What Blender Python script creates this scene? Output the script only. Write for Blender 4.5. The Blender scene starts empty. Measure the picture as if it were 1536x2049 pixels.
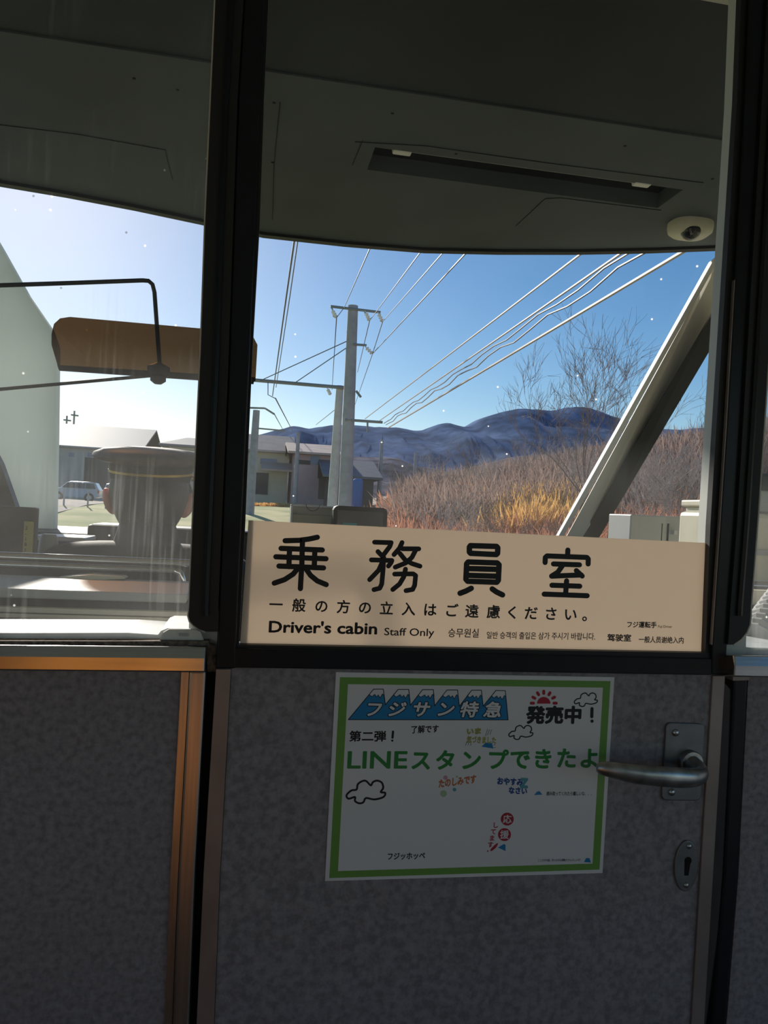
import bpy, bmesh, math, random
from mathutils import Vector as V, Matrix, noise
rnd = random.Random(11)
R = math.radians
SC = bpy.context.scene
COL = SC.collection

# ------------------------------------------------------------------ camera, sky, sun, exposure
FPX, CX, CY = 1540.0, 768.0, 1024.5
EYE = 1.28
YAW, ROLL = R(10.0), R(3.1)
FW = V((math.sin(YAW), math.cos(YAW), 0)); R0 = V((math.cos(YAW), -math.sin(YAW), 0)); U0 = V((0, 0, 1))
RC = R0 * math.cos(ROLL) + U0 * math.sin(ROLL)
UC = -R0 * math.sin(ROLL) + U0 * math.cos(ROLL)

def ray(px, py):
    return FW + RC * ((px - CX) / FPX) - UC * ((py - CY) / FPX)
_a, _b = ray(661, 1554), ray(1217, 1551)
D = 0.303 / (_b.x / _b.y - _a.x / _a.y)          # a laminated A4 sheet is 303 mm wide: gives the distance to the partition
CAM = V((0, -D, EYE))

def P(px, py, y=0.0):
    d = ray(px, py)
    return CAM + d * ((y + D) / d.y)

def PZ(px, py, z):
    d = ray(px, py)
    return CAM + d * ((z - EYE) / d.z)

cd = bpy.data.cameras.new('camera'); cam = bpy.data.objects.new('camera', cd); COL.objects.link(cam)
cd.sensor_fit = 'HORIZONTAL'; cd.sensor_width = 36; cd.lens = 36 * FPX / 1536
cd.clip_start = 0.02; cd.clip_end = 9000
M = Matrix((RC, UC, -FW)).transposed().to_4x4(); M.translation = CAM
cam.matrix_world = M
SC.camera = cam

SUN_AZ, SUN_EL = R(-16), R(23.5)
sun_dir = V((math.sin(SUN_AZ) * math.cos(SUN_EL), math.cos(SUN_AZ) * math.cos(SUN_EL), math.sin(SUN_EL)))
w = bpy.data.worlds.new('sky'); SC.world = w; w.use_nodes = True
nt = w.node_tree; bg = nt.nodes['Background']
sky = nt.nodes.new('ShaderNodeTexSky'); sky.sky_type = 'NISHITA'; sky.sun_disc = False
sky.sun_elevation = SUN_EL; sky.sun_rotation = SUN_AZ; sky.air_density = 1.0; sky.dust_density = 0.38; sky.ozone_density = 2.2; sky.altitude = 400
hs = nt.nodes.new('ShaderNodeHueSaturation'); hs.inputs['Saturation'].default_value = 1.32
nt.links.new(sky.outputs[0], hs.inputs['Color']); nt.links.new(hs.outputs[0], bg.inputs[0]); bg.inputs[1].default_value = 0.100
sl = bpy.data.lights.new('sun', 'SUN'); sl.energy = 5.0; sl.angle = R(1.5); sl.color = (1, 0.93, 0.82)
so = bpy.data.objects.new('sun', sl); COL.objects.link(so); so.rotation_euler = (-sun_dir).to_track_quat('-Z', 'Y').to_euler()
SC.view_settings.view_transform = 'Standard'; SC.view_settings.look = 'None'
SC.view_settings.exposure = 0.0; SC.view_settings.gamma = 1.0; SC.view_settings.use_curve_mapping = False

# ------------------------------------------------------------------ materials
MT = {}
def mat(name, col, rough=0.6, metal=0.0, var=0.0, scale=20.0, bump=0.0, spec=0.5, detail=6, col2=None, sss=0.0, coat=0.0, aniso=None, bscale=None):
    m = bpy.data.materials.new(name); m.use_nodes = True; n = m.node_tree.nodes; l = m.node_tree.links
    b = n['Principled BSDF']
    b.inputs['Base Color'].default_value = (*col, 1); b.inputs['Roughness'].default_value = rough
    b.inputs['Metallic'].default_value = metal; b.inputs['Specular IOR Level'].default_value = spec
    if coat: b.inputs['Coat Weight'].default_value = coat; b.inputs['Coat Roughness'].default_value = 0.05
    if sss:
        b.inputs['Subsurface Weight'].default_value = sss; b.inputs['Subsurface Radius'].default_value = (1, 0.16, 0.08); b.inputs['Subsurface Scale'].default_value = 0.03
    if var or bump or col2:
        tc = n.new('ShaderNodeTexCoord'); no = n.new('ShaderNodeTexNoise'); no.inputs['Scale'].default_value = scale; no.inputs['Detail'].default_value = detail
        src = tc.outputs['Object']
        if aniso:
            mp = n.new('ShaderNodeMapping'); mp.inputs['Scale'].default_value = aniso; l.new(src, mp.inputs[0]); src = mp.outputs[0]
        l.new(src, no.inputs['Vector'])
        if var or col2:
            cr = n.new('ShaderNodeValToRGB')
            lo = tuple(max(0, c * (1 - var)) for c in col); hi = tuple(min(1, c * (1 + var)) for c in (col2 or col))
            cr.color_ramp.elements[0].position = 0.35; cr.color_ramp.elements[1].position = 0.65
            cr.color_ramp.elements[0].color = (*lo, 1); cr.color_ramp.elements[1].color = (*hi, 1)
            l.new(no.outputs[0], cr.inputs[0]); l.new(cr.outputs[0], b.inputs['Base Color'])
        if bump:
            bp = n.new('ShaderNodeBump'); bp.inputs['Strength'].default_value = bump; bp.inputs['Distance'].default_value = 0.002
            if bscale:
                n2 = n.new('ShaderNodeTexNoise'); n2.inputs['Scale'].default_value = bscale; l.new(src, n2.inputs['Vector']); l.new(n2.outputs[0], bp.inputs['Height'])
            else: l.new(no.outputs[0], bp.inputs['Height'])
            l.new(bp.outputs[0], b.inputs['Normal'])
    MT[name] = m
    return m

def glass(name, dust=0.03, specks=0.0, tint=(1, 1, 1), refl=1.0, streak=0.0, sscale=34):
    """clear sheet: passes light straight through, mirrors at grazing angles, and carries a film of dust that scatters the light falling on it"""
    m = bpy.data.materials.new(name); m.use_nodes = True; n = m.node_tree.nodes; l = m.node_tree.links
    n.remove(n['Principled BSDF']); out = n['Material Output']
    tr = n.new('ShaderNodeBsdfTransparent'); tr.inputs[0].default_value = (*tint, 1)
    gl = n.new('ShaderNodeBsdfGlossy'); gl.inputs['Roughness'].default_value = 0.02
    fr = n.new('ShaderNodeFresnel'); fr.inputs[0].default_value = 1.3
    mu = n.new('ShaderNodeMath'); mu.operation = 'MULTIPLY'; mu.inputs[1].default_value = refl; l.new(fr.outputs[0], mu.inputs[0])
    m1 = n.new('ShaderNodeMixShader'); l.new(mu.outputs[0], m1.inputs[0]); l.new(tr.outputs[0], m1.inputs[1]); l.new(gl.outputs[0], m1.inputs[2])
    tl = n.new('ShaderNodeBsdfTranslucent'); tl.inputs[0].default_value = (0.95, 0.95, 0.92, 1)
    m2 = n.new('ShaderNodeMixShader'); l.new(m1.outputs[0], m2.inputs[1]); l.new(tl.outputs[0], m2.inputs[2]); l.new(m2.outputs[0], out.inputs[0])
    tc = n.new('ShaderNodeTexCoord')
    no = n.new('ShaderNodeTexNoise'); no.inputs['Scale'].default_value = 5; no.inputs['Detail'].default_value = 8; l.new(tc.outputs['Object'], no.inputs['Vector'])
    mr = n.new('ShaderNodeMapRange'); mr.inputs[1].default_value = 0.35; mr.inputs[2].default_value = 0.7; mr.inputs[3].default_value = dust * 0.45; mr.inputs[4].default_value = dust * 1.5
    l.new(no.outputs[0], mr.inputs[0]); fac = mr.outputs[0]
    def addf(sock):
        nonlocal fac
        a = n.new('ShaderNodeMath'); a.operation = 'ADD'; a.use_clamp = True; l.new(fac, a.inputs[0]); l.new(sock, a.inputs[1]); fac = a.outputs[0]
    if streak:
        mp = n.new('ShaderNodeMapping'); mp.inputs['Scale'].default_value = (260, 1, 9); l.new(tc.outputs['Object'], mp.inputs[0])
        n2 = n.new('ShaderNodeTexNoise'); n2.inputs['Scale'].default_value = 1; n2.inputs['Detail'].default_value = 3; l.new(mp.outputs[0], n2.inputs['Vector'])
        n3 = n.new('ShaderNodeTexNoise'); n3.inputs['Scale'].default_value = 9; l.new(tc.outputs['Object'], n3.inputs['Vector'])
        r2 = n.new('ShaderNodeMapRange'); r2.inputs[1].default_value = 0.5; r2.inputs[2].default_value = 0.7; r2.inputs[3].default_value = 0; r2.inputs[4].default_value = 1; l.new(n2.outputs[0], r2.inputs[0])
        r3 = n.new('ShaderNodeMapRange'); r3.inputs[1].default_value = 0.5; r3.inputs[2].default_value = 0.68; r3.inputs[3].default_value = 0; r3.inputs[4].default_value = streak; l.new(n3.outputs[0], r3.inputs[0])
        mm = n.new('ShaderNodeMath'); mm.operation = 'MULTIPLY'; l.new(r2.outputs[0], mm.inputs[0]); l.new(r3.outputs[0], mm.inputs[1]); addf(mm.outputs[0])
    if specks:
        vo = n.new('ShaderNodeTexVoronoi'); vo.inputs['Scale'].default_value = sscale; l.new(tc.outputs['Object'], vo.inputs['Vector'])
        r4 = n.new('ShaderNodeMapRange'); r4.inputs[1].default_value = 0.028; r4.inputs[2].default_value = 0.05; r4.inputs[3].default_value = specks; r4.inputs[4].default_value = 0; l.new(vo.outputs['Distance'], r4.inputs[0])
        se = n.new('ShaderNodeSeparateColor'); l.new(vo.outputs['Color'], se.inputs[0])
        gt = n.new('ShaderNodeMath'); gt.operation = 'GREATER_THAN'; gt.inputs[1].default_value = 0.5; l.new(se.outputs[0], gt.inputs[0])
        mm = n.new('ShaderNodeMath'); mm.operation = 'MULTIPLY'; l.new(r4.outputs[0], mm.inputs[0]); l.new(gt.outputs[0], mm.inputs[1]); addf(mm.outputs[0])
    l.new(fac, m2.inputs[0])
    MT[name] = m
    return m

def translucent(name, col, fac=0.5, rough=0.4):
    m = mat(name, col, rough); n = m.node_tree.nodes; l = m.node_tree.links
    b = n['Principled BSDF']; t = n.new('ShaderNodeBsdfTranslucent'); t.inputs[0].default_value = (*col, 1)
    mx = n.new('ShaderNodeMixShader'); mx.inputs[0].default_value = fac
    l.new(b.outputs[0], mx.inputs[1]); l.new(t.outputs[0], mx.inputs[2]); l.new(mx.outputs[0], n['Material Output'].inputs[0])
    return m

mat('black_frame', (0.008, 0.010, 0.014), 0.35, var=0.2, scale=30, bump=0.05, spec=0.3)
mat('rubber', (0.010, 0.010, 0.012), 0.55)
mat('void', (0.004, 0.004, 0.005), 0.9)
mat('felt_panel', (0.27, 0.25, 0.27), 0.8, var=0.22, scale=150, bump=0.35, spec=0.25, detail=8)
mat('edge_aluminium', (0.33, 0.27, 0.25), 0.5, metal=0.6, var=0.15, scale=14)
mat('steel', (0.62, 0.60, 0.60), 0.22, metal=1.0, var=0.06, scale=6, aniso=(2, 60, 60))
mat('steel_upright', (0.55, 0.50, 0.46), 0.3, metal=1.0, var=0.1, scale=6, aniso=(60, 60, 2))
mat('chrome', (0.75, 0.75, 0.76), 0.12, metal=1.0)
mat('pewter', (0.42, 0.42, 0.42), 0.33, metal=1.0, var=0.25, scale=60, bump=0.12)
mat('plate_metal', (0.22, 0.22, 0.23), 0.4, metal=0.8, var=0.1, scale=60)
mat('screw_metal', (0.5, 0.5, 0.5), 0.25, metal=1.0)
mat('cab_cream', (0.72, 0.70, 0.60), 0.5, var=0.04, scale=8)
mat('cab_pale', (0.66, 0.69, 0.67), 0.5)
mat('cab_grey', (0.46, 0.48, 0.47), 0.5, var=0.05, scale=8)
mat('ceiling_shaded', (0.030, 0.038, 0.042), 0.55, var=0.07, scale=5, bump=0.04, bscale=300, spec=0.15)  # darker than the header: shadow of this zone put into the colour
mat('ceiling_header', (0.095, 0.110, 0.115), 0.6, var=0.07, scale=5, spec=0.15)
mat('ceiling_beige', (0.72, 0.64, 0.50), 0.6, var=0.04, scale=6)
mat('trim_beige', (0.60, 0.58, 0.48), 0.5)
mat('dark_plastic', (0.03, 0.032, 0.035), 0.5, var=0.2, scale=50, bump=0.05)
mat('desk_black', (0.022, 0.024, 0.026), 0.6, bump=0.1, scale=200)
mat('white_plastic', (0.78, 0.77, 0.73), 0.4)
mat('grey_plastic', (0.45, 0.46, 0.46), 0.4)
mat('cream_plastic', (0.78, 0.74, 0.58), 0.45, var=0.05, scale=20)
mat('sill_white', (0.60, 0.64, 0.66), 0.4, var=0.12, scale=30)
mat('grime', (0.20, 0.15, 0.12), 0.9, var=0.5, scale=200)
mat('lamp_white', (0.9, 0.88, 0.82), 0.4)
mat('dome_smoke', (0.02, 0.02, 0.025), 0.06, spec=0.8)
mat('uniform', (0.022, 0.023, 0.028), 0.75, var=0.15, scale=120, bump=0.1)
mat('cap_cloth', (0.16, 0.13, 0.12), 0.6, var=0.15, scale=40, bump=0.1)
mat('cap_band', (0.02, 0.02, 0.022), 0.7)
mat('gold', (0.62, 0.42, 0.08), 0.35, metal=0.4)
mat('hair', (0.018, 0.016, 0.015), 0.55, bump=0.3, scale=400)
mat('skin', (0.66, 0.33, 0.24), 0.5, sss=0.9)
mat('eye_white', (0.8, 0.8, 0.78), 0.2)
mat('label_yellow', (0.62, 0.55, 0.16), 0.6)
mat('ink_black', (0.006, 0.006, 0.008), 0.5)
mat('paper', (0.78, 0.78, 0.80), 0.55, coat=0.5)
mat('print_green', (0.16, 0.36, 0.06), 0.6, coat=0.5)
mat('print_darkgreen', (0.02, 0.24, 0.04), 0.6, coat=0.5)
mat('print_blue', (0.005, 0.22, 0.50), 0.6, coat=0.5)
mat('print_red', (0.42, 0.01, 0.03), 0.6, coat=0.5)
mat('print_olive', (0.36, 0.36, 0.10), 0.6)
mat('print_orange', (0.55, 0.17, 0.06), 0.6)
mat('print_navy', (0.02, 0.08, 0.30), 0.6)
mat('print_teal', (0.10, 0.36, 0.45), 0.6)
mat('print_pink', (0.62, 0.32, 0.42), 0.6)
mat('print_mint', (0.40, 0.55, 0.36), 0.6)
mat('screen_dark', (0.035, 0.035, 0.04), 0.2)
mat('screen_teal', (0.05, 0.30, 0.32), 0.3)
mat('screen_green', (0.05, 0.22, 0.08), 0.3)
mat('wood_floor', (0.26, 0.21, 0.18), 0.45, var=0.25, scale=3, aniso=(12, 1, 1))
mat('saloon_wall', (0.52, 0.60, 0.70), 0.6)
mat('saloon_roof', (0.68, 0.75, 0.84), 0.6)
mat('seat_cloth', (0.92, 0.38, 0.07), 0.8, var=0.2, scale=50)  # strong orange, so the added seats tint the steel trims
glass('glass_side', dust=0.028, specks=0.6, streak=0.06, refl=0.3)
glass('glass_door', dust=0.012, refl=0.3)
glass('glass_windscreen', dust=0.007, specks=0.9, sscale=11, refl=0.35)
glass('glass_plain', dust=0.01, refl=0.5)
translucent('hazy_post', (0.78, 0.84, 0.82), 0.45, 0.8)  # post made translucent: sun from behind imitates its pale haze
translucent('cards', (0.80, 0.76, 0.60), 0.4)
translucent('sign_film', (0.86, 0.77, 0.67), 0.42, 0.35)  # warm colour holds both glue tint and winter sunlight on white film
m = glass('amber', dust=0.0, tint=(0.28, 0.19, 0.105), refl=0.8)
# outdoors
mat('ground_grass', (0.32, 0.40, 0.10), 0.95, var=0.25, scale=0.35, col2=(0.50, 0.44, 0.20))
mat('gravel', (0.42, 0.36, 0.30), 0.95, var=0.3, scale=2)
mat('asphalt', (0.12, 0.12, 0.125), 0.9, var=0.2, scale=3)
mat('hill_soil', (0.30, 0.20, 0.15), 0.95, var=0.4, scale=0.3, col2=(0.36, 0.27, 0.20))
mat('mountain_far', (0.15, 0.21, 0.34), 1.0, var=0.35, scale=0.022, spec=0.0, detail=10)  # blue base colour carries the aerial haze of distance
mat('mountain_near', (0.20, 0.18, 0.20), 1.0, var=0.5, scale=0.12, spec=0.0, detail=10)
translucent('brush', (0.60, 0.29, 0.18), 0.45, 0.9)
translucent('brush_gold', (0.90, 0.56, 0.20), 0.45, 0.9)
translucent('brush_rust', (0.62, 0.30, 0.18), 0.45, 0.9)
translucent('brush_grey', (0.36, 0.26, 0.22), 0.45, 0.9)
mat('bark', (0.33, 0.25, 0.21), 0.9, var=0.3, scale=6)
mat('bark_pale', (0.60, 0.50, 0.44), 0.9, var=0.3, scale=6)
mat('evergreen', (0.07, 0.11, 0.06), 0.95, var=0.4, scale=2)
mat('concrete', (0.42, 0.41, 0.42), 0.85, var=0.12, scale=3)
mat('concrete_pale', (0.62, 0.60, 0.56), 0.85, var=0.1, scale=3)
mat('wire_dark', (0.10, 0.11, 0.13), 0.5, metal=0.3)
mat('wire_pale', (0.55, 0.50, 0.47), 0.5)
mat('pole_steel', (0.25, 0.28, 0.28), 0.6)
mat('insulator', (0.9, 0.92, 0.92), 0.1, coat=1)
mat('wall_grey', (0.42, 0.41, 0.38), 0.9, var=0.08, scale=0.6)
mat('wall_cream', (0.62, 0.55, 0.42), 0.9, var=0.08, scale=0.6)
mat('wall_pink', (0.50, 0.36, 0.38), 0.9, var=0.08, scale=0.6)
mat('roof_tan', (0.55, 0.42, 0.36), 0.8, var=0.12, scale=1)
mat('roof_dark', (0.14, 0.15, 0.18), 0.7, var=0.12, scale=1)
mat('roof_grey', (0.34, 0.34, 0.33), 0.7)
mat('window_blue', (0.06, 0.12, 0.28), 0.15)
mat('opening_dark', (0.05, 0.055, 0.06), 0.8)
mat('tarp_blue', (0.03, 0.17, 0.50), 0.5)
mat('car_silver', (0.50, 0.52, 0.53), 0.3, coat=0.6)
mat('car_white', (0.80, 0.80, 0.80), 0.3)
mat('car_glass', (0.03, 0.06, 0.07), 0.05)
mat('tyre', (0.02, 0.02, 0.02), 0.8)
mat('tail_red', (0.6, 0.05, 0.03), 0.3)

# ------------------------------------------------------------------ builders
ORG = {}
class MB:
    def __init__(s): s.v = []; s.f = []; s.mi = []; s.mats = []
    def _m(s, m):
        if m is None: return 0
        if m not in s.mats: s.mats.append(m)
        return s.mats.index(m)
    def add(s, vs, fs, m=None):
        k = len(s.v); i = s._m(m); s.v += [V(p) for p in vs]
        for f in fs: s.f.append(tuple(a + k for a in f)); s.mi.append(i)
        return s
    def box(s, a, b, m=None):
        x0, y0, z0 = a; x1, y1, z1 = b
        return s.add([(x0,y0,z0),(x1,y0,z0),(x1,y1,z0),(x0,y1,z0),(x0,y0,z1),(x1,y0,z1),(x1,y1,z1),(x0,y1,z1)],
                     [(0,3,2,1),(4,5,6,7),(0,1,5,4),(1,2,6,5),(2,3,7,6),(3,0,4,7)], m)
    def prism(s, pts, off, m=None):
        n = len(pts); pts = [V(p) for p in pts]; off = V(off)
        fs = [tuple(range(n)), tuple(reversed(range(n, 2 * n)))] + [(i, i + n, (i + 1) % n + n, (i + 1) % n) for i in range(n)]
        return s.add(pts + [p + off for p in pts], fs, m)
    def slab(s, poly, y0, y1, m=None):
        """outline in the plane y0 (through the given view points), thickness to y1"""
        return s.prism([P(a, b, y0) for a, b in poly], (0, y1 - y0, 0), m)
    def tube(s, pts, r, n=8, m=None, cap=True):
        pts = [V(p) for p in pts]; k = len(pts); rs = r if isinstance(r, (list, tuple)) else [r] * k
        vs = []; fs = []; up = None
        for i, p in enumerate(pts):
            t = (pts[min(i + 1, k - 1)] - pts[max(i - 1, 0)]).normalized()
            if up is None:
                up = V((0, 0, 1)) if abs(t.z) < 0.9 else V((1, 0, 0))
            a = t.cross(up).normalized(); up = a.cross(t).normalized()
            for j in range(n):
                q = 2 * math.pi * j / n
                vs.append(p + (a * math.cos(q) + up * math.sin(q)) * rs[i])
        for i in range(k - 1):
            for j in range(n):
                fs.append((i*n+j, i*n+(j+1)%n, (i+1)*n+(j+1)%n, (i+1)*n+j))
        if cap and n > 2: fs += [tuple(reversed(range(n))), tuple(range((k-1)*n, k*n))]
        return s.add(vs, fs, m)
    def lathe(s, prof, c=(0,0,0), ax='Z', n=24, m=None, sx=1, sy=1):
        c = V(c); vs = []; fs = []
        for r, h in prof:
            for j in range(n):
                q = 2*math.pi*j/n; a, b = r*math.cos(q)*sx, r*math.sin(q)*sy
                vs.append(c + (V((a,b,h)) if ax == 'Z' else V((a,h,b)) if ax == 'Y' else V((h,a,b))))
        k = len(prof)
        for i in range(k-1):
            for j in range(n): fs.append((i*n+j, i*n+(j+1)%n, (i+1)*n+(j+1)%n, (i+1)*n+j))
        fs += [tuple(reversed(range(n))), tuple(range((k-1)*n, k*n))]
        return s.add(vs, fs, m)
    def build(s, name, m=None, parent=None, bevel=0, smooth=False, **tags):
        o0 = ORG.get(parent.name, V((0,0,0))) if parent else V((0,0,0))
        me = bpy.data.meshes.new(name); me.from_pydata([v - o0 for v in s.v], [], s.f)
        if m: me.materials.append(MT[m])
        else:
            for q in s.mats: me.materials.append(MT[q])
            me.polygons.foreach_set('material_index', s.mi)
        bm = bmesh.new(); bm.from_mesh(me); bmesh.ops.recalc_face_normals(bm, faces=bm.faces); bm.to_mesh(me); bm.free()
        if smooth:
            me.polygons.foreach_set('use_smooth', [True] * len(me.polygons))
            me.set_sharp_from_angle(angle=R(42))
        o = bpy.data.objects.new(name, me); COL.objects.link(o)
        if parent: o.parent = parent
        ORG[o.name] = o0
        if bevel:
            b = o.modifiers.new('bevel', 'BEVEL'); b.width = bevel; b.segments = 2; b.limit_method = 'ANGLE'; b.angle_limit = R(35)
        for k, v in tags.items(): o[k] = v
        return o

def thing(name, loc, label, cat, group=None):
    o = bpy.data.objects.new(name, None); COL.objects.link(o); o.location = loc; o.empty_display_size = 0.05
    o['label'] = label; o['category'] = cat
    if group: o['group'] = group
    ORG[o.name] = V(loc)
    return o
def struct(name, loc=(0,0,0)):
    o = bpy.data.objects.new(name, None); COL.objects.link(o); o.location = loc; o['kind'] = 'structure'; ORG[o.name] = V(loc)
    return o
def copy_tree(o, parent=None):
    c = o.copy(); COL.objects.link(c)
    if parent: c.parent = parent
    for ch in list(o.children): copy_tree(ch, c)
    return c
def lerp(tab, y):
    if y <= tab[0][0]: (a, p), (b, q) = tab[0], tab[1]
    elif y >= tab[-1][0]: (a, p), (b, q) = tab[-2], tab[-1]
    else:
        for i in range(len(tab) - 1):
            if tab[i][0] <= y <= tab[i+1][0]: (a, p), (b, q) = tab[i], tab[i+1]; break
    return p + (q - p) * (y - a) / (b - a)
def catmull(pts, closed=True, n=6):
    out = []; k = len(pts)
    for i in range(k if closed else k - 1):
        if closed: a, b, c, d = (pts[(i + j - 1) % k] for j in range(4))
        else: a, b, c, d = pts[max(i-1,0)], pts[i], pts[i+1], pts[min(i+2,k-1)]
        for j in range(n):
            t = j / n
            out.append(tuple(0.5 * (2*b[q] + (c[q]-a[q])*t + (2*a[q]-5*b[q]+4*c[q]-d[q])*t*t + (3*b[q]-a[q]-3*c[q]+d[q])*t**3) for q in range(len(b))))
    if not closed: out.append(tuple(pts[-1]))
    return out
YS = [-720, -300, 0, 200, 450, 700, 870, 1050, 1200, 1290, 1340, 1440, 1749, 2049, 2600, 3300]
def band(mb, xl, xr, ya, yb, y0, y1, m=None):
    """upright strip between two measured edges, from height ya to yb"""
    ys = [ya] + [y for y in YS if ya < y < yb] + [yb]
    fx = lambda t, y: lerp(t, y) if isinstance(t, list) else t
    L = [(fx(xl, y), y) for y in ys]; Rr = [(fx(xr, y), y) for y in ys]
    n = len(ys); q = [P(a, b, y0) for a, b in L] + [P(a, b, y0) for a, b in Rr]; dy = V((0, y1 - y0, 0))
    q += [p + dy for p in q[:n]] + [p + dy for p in q[n:2*n]]
    F_ = []
    for i in range(n - 1):
        F_ += [(i, n+i, n+i+1, i+1), (2*n+i, 2*n+i+1, 3*n+i+1, 3*n+i), (i, i+1, 2*n+i+1, 2*n+i), (n+i, 3*n+i, 3*n+i+1, n+i+1)]
    F_ += [(0, 2*n, 3*n, n), (n-1, 2*n-1, 4*n-1, 3*n-1)]
    return mb.add(q, F_, m)
# measured edges of the partition (height in the view, position)
LA = [(0,428),(200,419),(440,408),(700,399),(870,391),(1130,379),(1262,374)]
LB = [(0,488),(200,476),(750,457),(1250,436),(1340,431),(1440,425),(1749,406),(2049,392)]
LC = [(0,529),(200,521),(640,503),(1240,474),(1300,472)]
LD = [(0,537),(200,528),(460,519),(760,502),(1040,491),(1290,478)]
LS = [(1338,463),(1749,441),(2049,429)]
RD = [(0,1482),(200,1474),(850,1433),(1080,1419),(1306,1411)]
RC_ = [(0,1498),(200,1490),(850,1453),(1080,1438),(1290,1424),(1350,1423)]
RS = [(1350,1424),(1749,1399),(2049,1381)]
RB = [(0,1534),(200,1523),(850,1485),(1050,1473),(1240,1458),(1350,1451),(1749,1427),(2049,1409)]
RA = [(0,1585),(850,1530),(1080,1514),(1230,1502)]
RG = [(1250,1464),(1350,1497),(1749,1477),(2049,1453)]
RGo = [(1350,1497),(1749,1477),(2049,1453)]
LG = [(1345,363),(1749,341),(2049,329)]
shift = lambda t, d: [(y, x + d) for y, x in t]

# ------------------------------------------------------------------ cab shell
XL, XR = -1.15, 1.65
ZC = 2.23
TOPC = [PZ(px, py, ZC) for px, py in ((0,362),(130,384),(270,411),(405,440),(527,466),(690,484),(850,497),(1000,500),(1150,500),(1300,497),(1430,492))]
TOPC = [V((XL - 0.02, TOPC[0].y - 0.16, ZC))] + TOPC + [V((XR + 0.02, TOPC[-1].y - 0.08, ZC))]
def front_y(x, tab=TOPC):
    return lerp([(p.x, p.y) for p in tab], x)
cs = [PZ(*q, ZC) for q in ((749,295),(1369,374),(733,341),(1321,410))]
HX0, HX1 = (cs[0].x + cs[2].x) / 2, (cs[1].x + cs[3].x) / 2
HY1, HY0 = (cs[0].y + cs[1].y) / 2, (cs[2].y + cs[3].y) / 2
if HY0 > HY1: HY0, HY1 = HY1, HY0
YB1, YB2 = 0.465, 0.93
ce = struct('ceiling')
xs = sorted(set([XL - 0.02, XR + 0.02, HX0, HX1] + [p.x for p in TOPC[1:-1]] + [XL + i * 0.2 for i in range(1, 14)]))
def ceil_rows(ya, yb, name, m):
    mb = MB()
    for i in range(len(xs) - 1):
        a, b = xs[i], xs[i+1]
        fa = ya if not callable(ya) else ya(a); fb = ya if not callable(ya) else ya(b)
        ga = yb if not callable(yb) else yb(a); gb = yb if not callable(yb) else yb(b)
        mb.prism([(a, fa, ZC), (b, fb, ZC), (b, gb, ZC), (a, ga, ZC)], (0, 0, 0.04))
    return mb.build(name, m, ce)
ceil_rows(0.0, YB1, 'ceiling_panel', 'ceiling_beige')
ceil_rows(YB1, YB2, 'ceiling_panel', 'ceiling_shaded')
mb = MB()
for i in range(len(xs) - 1):
    a, b = xs[i], xs[i+1]
    rows = [(YB2, YB2), (HY0, HY0), (HY1, HY1), (front_y(a), front_y(b))]
    for k in range(3):
        if k == 1 and a >= HX0 - 1e-5 and b <= HX1 + 1e-5: continue
        (fa, fb), (ga, gb) = rows[k], rows[k+1]
        mb.prism([(a, fa, ZC - 0.004), (b, fb, ZC - 0.004), (b, gb, ZC - 0.004), (a, ga, ZC - 0.004)], (0, 0, 0.044))
mb.build('header_panel', 'ceiling_header', ce)
MB().box((XL - 0.05, -0.05, ZC + 0.12), (XR + 0.05, 1.5, ZC + 0.16)).build('roof_skin', 'cab_grey', ce)
mb = MB()                                        # recess for the lamp
mb.box((HX0 - 0.01, HY0 - 0.01, ZC + 0.07), (HX1 + 0.01, HY1 + 0.01, ZC + 0.08))
mb.box((HX0 - 0.01, HY0 - 0.01, ZC + 0.041), (HX0, HY1 + 0.01, ZC + 0.07)); mb.box((HX1, HY0 - 0.01, ZC + 0.041), (HX1 + 0.01, HY1 + 0.01, ZC + 0.07))
mb.box((HX0, HY0 - 0.01, ZC + 0.041), (HX1, HY0, ZC + 0.07)); mb.box((HX0, HY1, ZC + 0.041), (HX1, HY1 + 0.01, ZC + 0.07))
mb.build('lamp_recess', 'void', ce)
mb = MB()                                        # joints between ceiling panels
for q in (((710,284),(850,292),(1100,327),(1407,366)), ((725,282),(705,330)), ((1032,452),(1090,398),(1120,396),(1322,421)), ((0,250),(150,268),(330,300),(345,360)), ((560,205),(548,330),(545,440))):
    mb.tube([PZ(a, b, ZC - 0.005) for a, b in q], 0.0010, 5)
mb.build('panel_joint', 'void', ce)
mb = MB()
for q in ((548,206),(785,227),(545,325),(912,308),(1250,292),(1425,358),(268,157),(355,180)):
    mb.lathe([(0.004, 0), (0.004, -0.002), (0.002, -0.003)], PZ(*q, ZC - 0.004), n=10)
mb.build('ceiling_screw', 'dark_plastic', ce)
mb = MB()
mb.box((XL, YB1 - 0.012, ZC - 0.010), (XR, YB1 + 0.018, ZC + 0.001)); mb.box((XL, YB1 - 0.055, ZC - 0.004), (XR, YB1 - 0.02, ZC + 0.001))
mb.build('trim_1', 'trim_beige', None, bevel=0.002, kind='structure')
mb = MB()                                        # black rim at the head of the windscreen
for a, b in zip(TOPC[:-1], TOPC[1:]):
    mb.prism([a + V((0,-0.02,0.002)), b + V((0,-0.02,0.002)), b + V((0,0.012,0.002)), a + V((0,0.012,0.002))], (0, 0, -0.016))
mb.build('trim_2', 'rubber', None, kind='structure')

# windscreen: raked curved sheet
ZB = 1.10
BOTC = [V((p.x * 0.86 + 0.035, p.y + 0.55, ZB)) for p in TOPC]
mb = MB(); n = len(TOPC)
mb.add(TOPC + BOTC, [(i, i+1, n+i+1, n+i) for i in range(n-1)])
ws = mb.build('window_3', 'glass_windscreen', None, smooth=True, kind='structure')
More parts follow.
